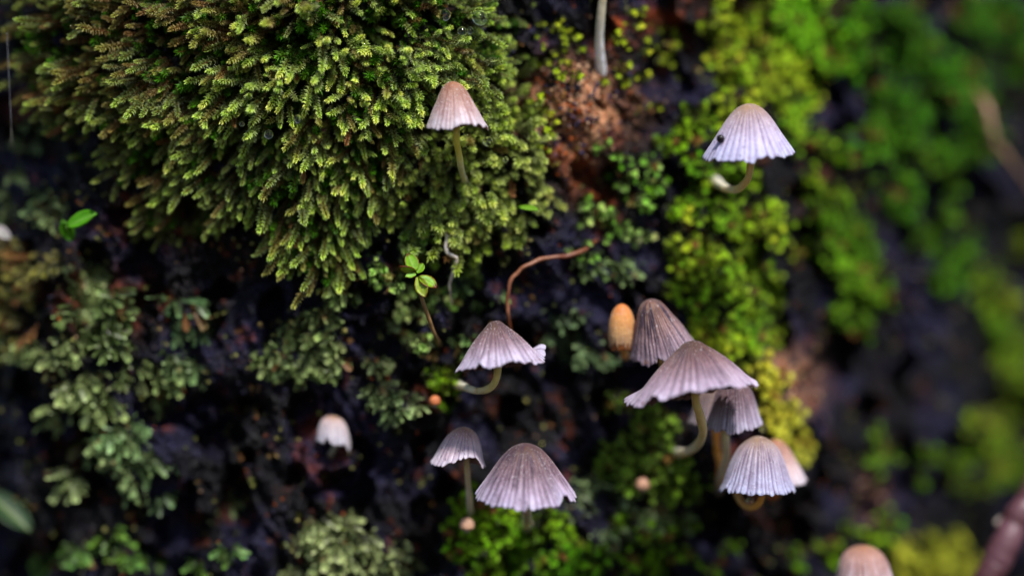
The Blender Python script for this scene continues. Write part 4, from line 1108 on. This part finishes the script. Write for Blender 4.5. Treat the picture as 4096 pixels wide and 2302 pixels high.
# leaves: a curved blade with thickness
def blade(base, tip, width, normal, cup=.15, curl=.1, thick=.00012, nu=14, nv=9, serr=0.0, shape=1.0, seed=0):
    base, tip, normal = (np.asarray(v, float) for v in (base, tip, normal))
    ax = tip - base; L = np.linalg.norm(ax); ax /= L
    normal = normal - ax * normal.dot(ax); normal /= np.linalg.norm(normal)
    sd = np.cross(ax, normal)
    u = np.linspace(0, 1, nu); v = np.linspace(-1, 1, nv)
    U, Vv = np.meshgrid(u, v, indexing='ij')
    prof = np.sin(np.pi * np.clip(U, .015, .985) ** shape) ** .62
    prof = prof * (1 + serr * (np.abs(np.sin(U * 17)) - .5))
    P_ = base + (ax * L) * U[..., None] + sd * (Vv * prof * width)[..., None]
    hgt = cup * width * (Vv ** 2) - curl * L * U ** 2 + .05 * width * np.cos(U * 40) * (1 - np.abs(Vv)) * .4
    P_ = P_ + normal * hgt[..., None]
    B = P_ - normal * thick
    n = nu * nv
    a = np.arange(nu - 1)[:, None] * nv; b = np.arange(nv - 1)[None]
    q = np.stack([a + b, a + b + 1, a + nv + b + 1, a + nv + b], -1).reshape(-1, 4)
    rim = [r_ * nv for r_ in range(nu)] + [(nu - 1) * nv + c for c in range(1, nv)] + [r_ * nv + nv - 1 for r_ in range(nu - 2, -1, -1)] + [c for c in range(nv - 2, 0, -1)]
    rim = np.array(rim); r2 = np.roll(rim, -1)
    qe = np.stack([rim, r2, r2 + n, rim + n], -1)
    return np.vstack([P_.reshape(-1, 3), B.reshape(-1, 3)]), [q, q[:, ::-1] + n, qe], np.r_[U.ravel(), U.ravel()], np.r_[Vv.ravel(), Vv.ravel()]

def leaf_col(U, Vv, green, edge, em, seed=0):
    e = sstep(1 - em, 1.0, np.maximum(np.abs(Vv) ** 1.5, U ** 1.6) + (vnoise(U * 9 + seed, Vv * 5 + seed) - .5) * .35)[:, None]
    rib = np.exp(-(Vv / .09) ** 2)[:, None] * .35
    g = np.array(green) * (.85 + .4 * vnoise(U * 7 + seed, Vv * 4)[:, None])
    g = g * (1 - rib) + np.array([.45, .6, .2]) * rib
    return g * (1 - e) + np.array(edge) * e

seed_base = at(1757, 1385, 10)
seedl = tag(empty('seedling', Vector(seed_base)), 'small seedling with bright green red-edged leaves on a thin brown stalk', 'seedling')
PS = catmull([seed_base, at(1744,1350,4.5), at(1728,1310,3), at(1710,1260,2), at(1694,1215,1.4), at(1680,1165,.9), at(1668,1110,.3)], 34)
V, F = tube(PS, np.linspace(9, 8, 34) * PXM, 9, lumps=.2, seed=4)
link('stalk', mesh_from('stalk', V - seed_base, F, np.tile([.26, .15, .06], (len(V), 1)) * (.7 + .6 * fbm(V[:, 2:3] * 4000, V[:, 0:1] * 4000, 2))), MAT_WOODY, seedl)
hub = at(1666, 1100, .2)
GRN = (.22, .46, .012); GRN2 = (.38, .50, .03); RED = (.16, .02, .006)
for (b_, t_, w_, nrm, g, em, cup, curl) in [
     ((1664,1086,.3), (1600,1068,-.8), 22, (.1,-.5,-.75), GRN2, .35, .3, .05),
     ((1660,1084,.2), (1632,1012,.4), 30, (.35,-.85,.2), GRN, .25, .25, .05),
     ((1668,1092,.2), (1692,1052,.4), 19, (-.2,-.9,.3), GRN, .0, .3, .1),
     ((1664,1098,.0), (1622,1104,-.6), 13, (.1,-.7,.6), (.25,.52,.05), .05, .4, .1),
     ((1676,1108,.0), (1746,1142,-.8), 30, (.25,-.7,.65), GRN, .5, .25, .15),
     ((1672,1108,-.2), (1700,1184,-1.2), 27, (-.35,-.8,.35), GRN2, .32, .3, .12)]:
    V, F, U, Vv = blade(at(*b_), at(*t_), w_ * PXM, nrm, cup, curl, serr=.12, seed=w_)
    link('leaf', mesh_from('leaf', V - seed_base, F, leaf_col(U, Vv, g, RED, em, w_)), MAT_LEAF, seedl)

def single_leaf(name, b_, t_, w_, nrm, green, edge, em, label, cup=.2, curl=.05, shape=1.0, mat=MAT_LEAF):
    B = at(*b_)
    V, F, U, Vv = blade(B, at(*t_), w_ * PXM, nrm, cup, curl, shape=shape, seed=w_)
    o = link(name, mesh_from(name, V - B, F, leaf_col(U, Vv, green, edge, em, w_)), mat); o.location = B
    return tag(o, label, 'leaf')

# round leaf pair, lower left of the cushion
rl = tag(empty('round_leaf_plant', Vector(at(262, 935, 17))), 'smooth round green leaf pair glowing in the dark hollow under the cushion', 'leaf')
o0 = at(262, 935, 17)
for (b_, t_, w_, nrm) in [((272,905,6.5),(378,850,5.0),34,(.1,-.8,.55)), ((248,884,7.5),(290,962,8.5),28,(-.3,-.9,.2))]:
    V, F, U, Vv = blade(at(*b_), at(*t_), w_ * PXM, nrm, .35, .05, nu=18, nv=11, thick=.0003)
    link('leaf', mesh_from('leaf', V - o0, F, leaf_col(U, Vv, (.10, .36, .008), (.12, .34, .02), .0)), MAT_LEAF, rl)
PS = catmull([at(270,905,6.6), at(264,918,9), at(262,935,19)], 8); V, F = tube(PS, 6 * PXM, 7)
link('stalk', mesh_from('stalk', V - o0, F, np.tile([.12, .3, .03], (len(V), 1))), MAT_STEM, rl)

single_leaf('broad_leaf', (-70,1955,20), (122,2108,17), 62, (.35,-.8,.5), (.018,.055,.015), (.03,.05,.02), .1, 'dull green pointed leaf poking in low beside the black hollow', .25, .1, 1.15)
single_leaf('leaf_scrap', (-30,905,13), (42,955,12), 26, (.2,-.9,.35), (.42,.38,.40), (.4,.34,.34), .1, 'whitish torn leaf scrap beside the yellow-brown moss', .2, .0, .9)
single_leaf('leaf_scrap', (318,940,14), (358,905,13.5), 15, (.2,-.9,.35), (.36,.31,.46), (.3,.2,.4), .1, 'small lilac leaf scrap under the round green leaf', .2, .0, .8)
single_leaf('brown_leaf', (275,2110,29), (355,2165,26), 30, (.1,-.9,.3), (.24,.10,.035), (.2,.08,.03), .2, 'curled rust-brown dead leaf flap low on the trunk', .5, .2, .8)
single_leaf('yellow_leaf', (3960,500,46), (3900,560,44), 30, (0,-.9,.4), (.42,.38,.015), (.4,.34,.02), .1, 'little yellow leaf caught on the pale tan twig', .3, .1, .9)
single_leaf('green_leaf', (1462,484,1.5), (1428,470,-.8), 11, (0,-.7,.7), (.30,.58,.05), (.3,.5,.05), 0, 'tiny bright green leaf on the moss cushion near the bell mushroom', .3, .1, .9)
single_leaf('pointed_leaf', (2075,830,6), (2148,832,3.5), 18, (.1,-.7,.65), (.22,.46,.03), (.2,.4,.03), 0, 'little green pointed leaf at the edge of the starry moss', .35, .1, 1.2)
# whitish double wing behind the twig
wg = tag(empty('insect_wing', Vector(at(4022, 2090, 23))), 'pale double insect wing stuck beside the dark maroon twig', 'wing')
o0 = at(4022, 2090, 23)
for (b_, t_, w_) in [((4024,2062,22.5),(3984,2090,21),13), ((4028,2078,22),(3990,2128,20.5),17)]:
    V, F, U, Vv = blade(at(*b_), at(*t_), w_ * PXM, (-.3,-.9,.3), .2, .05, shape=1.4)
    link('wing', mesh_from('wing', V - o0, F, leaf_col(U, Vv, (.50,.42,.40), (.45,.36,.34), .05)), MAT_LEAF, wg)

# ------------------------------------------------------------------ water
V3, F3 = icosphere(3)
water_me = {}
for k in range(3):
    Vd = V3.copy(); Vd[:, 2] *= (1.0, .94, 1.05)[k]; Vd *= 1 + .02 * np.sin(Vd[:, 0:1] * 3 + k)
    water_me[k] = mesh_from('water_drop', Vd, F3); water_me[k].materials.append(MAT_WATER)
for i, (px, py, r_, d_, lab) in enumerate([
    (1920,72,31,1.2,'largest clear water drop, with a white glint, caught high in the starry moss'),
    (1847,124,19,.9,'round clear water drop just below the largest drop'),
    (1881,122,14,1.0,'small water drop touching the round drop below the largest one'),
    (1952,566,21,-.6,'clear water drop beside the stem of the pinkish bell mushroom'),
    (2022,638,14,-.2,'small bright water drop hanging low beside the bell mushroom'),
    (1783,60,22,.2,'water drop wrapped in lime shoots at the top of the cushion'),
    (1075,538,18,-1.4,'water drop resting in the middle of the big moss cushion'),
    (968,496,11,-1.4,'tiny water drop on an olive shoot of the big moss cushion'),
    (1190,475,17,-1.5,'water drop on lime shoots below the brightest tuft of the cushion'),
    (1990,1988,5.2,7.5,None),
    (3000,2000,15,6.2,'water drop held in the hook of the amber stem'),
    (2442,1383,9,6.5,'tiny water drop at the base of the orange egg-shaped cap'),
    (2303,1987,7,-1,'tiny water drop on the rim tip of the notched broad mushroom'),
    (1885,210,12,.6,'small water drop beside the crown of the starry moss'),
    (3055,1712,15,11,'glinting water drop on the moss painted yellow as a sun fleck'),
    (3318,825,13,24,'blurred water drop glint on the trunk side below the bead-carrying cap')]):
    if lab is None: continue
    o = link('water_drop', water_me[i % 3]); c = at(px, py, d_)
    o.location = c; o.scale = (r_ * PXM,) * 3
    tag(o, lab, 'water drop', 'larger water drops')
# fine dew on the leaf tips
rng = np.random.default_rng(77)
pts = []; rad = []
for T, frac, size in DEW:
    k = rng.random(len(T)) < frac
    pts.append(T[k]); rad.append(size * rng.uniform(.6, 1.5, k.sum()) * .001)
pts = np.vstack(pts); rad = np.concatenate(rad)
ok = (np.abs(pts[:, 0]) < .062) & (np.abs(pts[:, 2]) < .036)
pts, rad = pts[ok], rad[ok]
if len(pts) > 14000:
    k = rng.choice(len(pts), 14000, replace=False); pts, rad = pts[k], rad[k]
V0, F0 = icosphere(0)
Vd = (V0[None] * rad[:, None, None] + pts[:, None]).reshape(-1, 3)
Fd = (F0[None] + (np.arange(len(pts)) * len(V0))[:, None, None]).reshape(-1, 3)
tag(link('dew', mesh_from('dew', Vd, Fd), MAT_WATER), 'fine dew beads covering the tips of the moss shoots', 'dew', kind='stuff')

tot = sum(len(o.data.polygons) for o in sc.objects if o.type == 'MESH')
print('polys', tot, 'dew', len(pts))
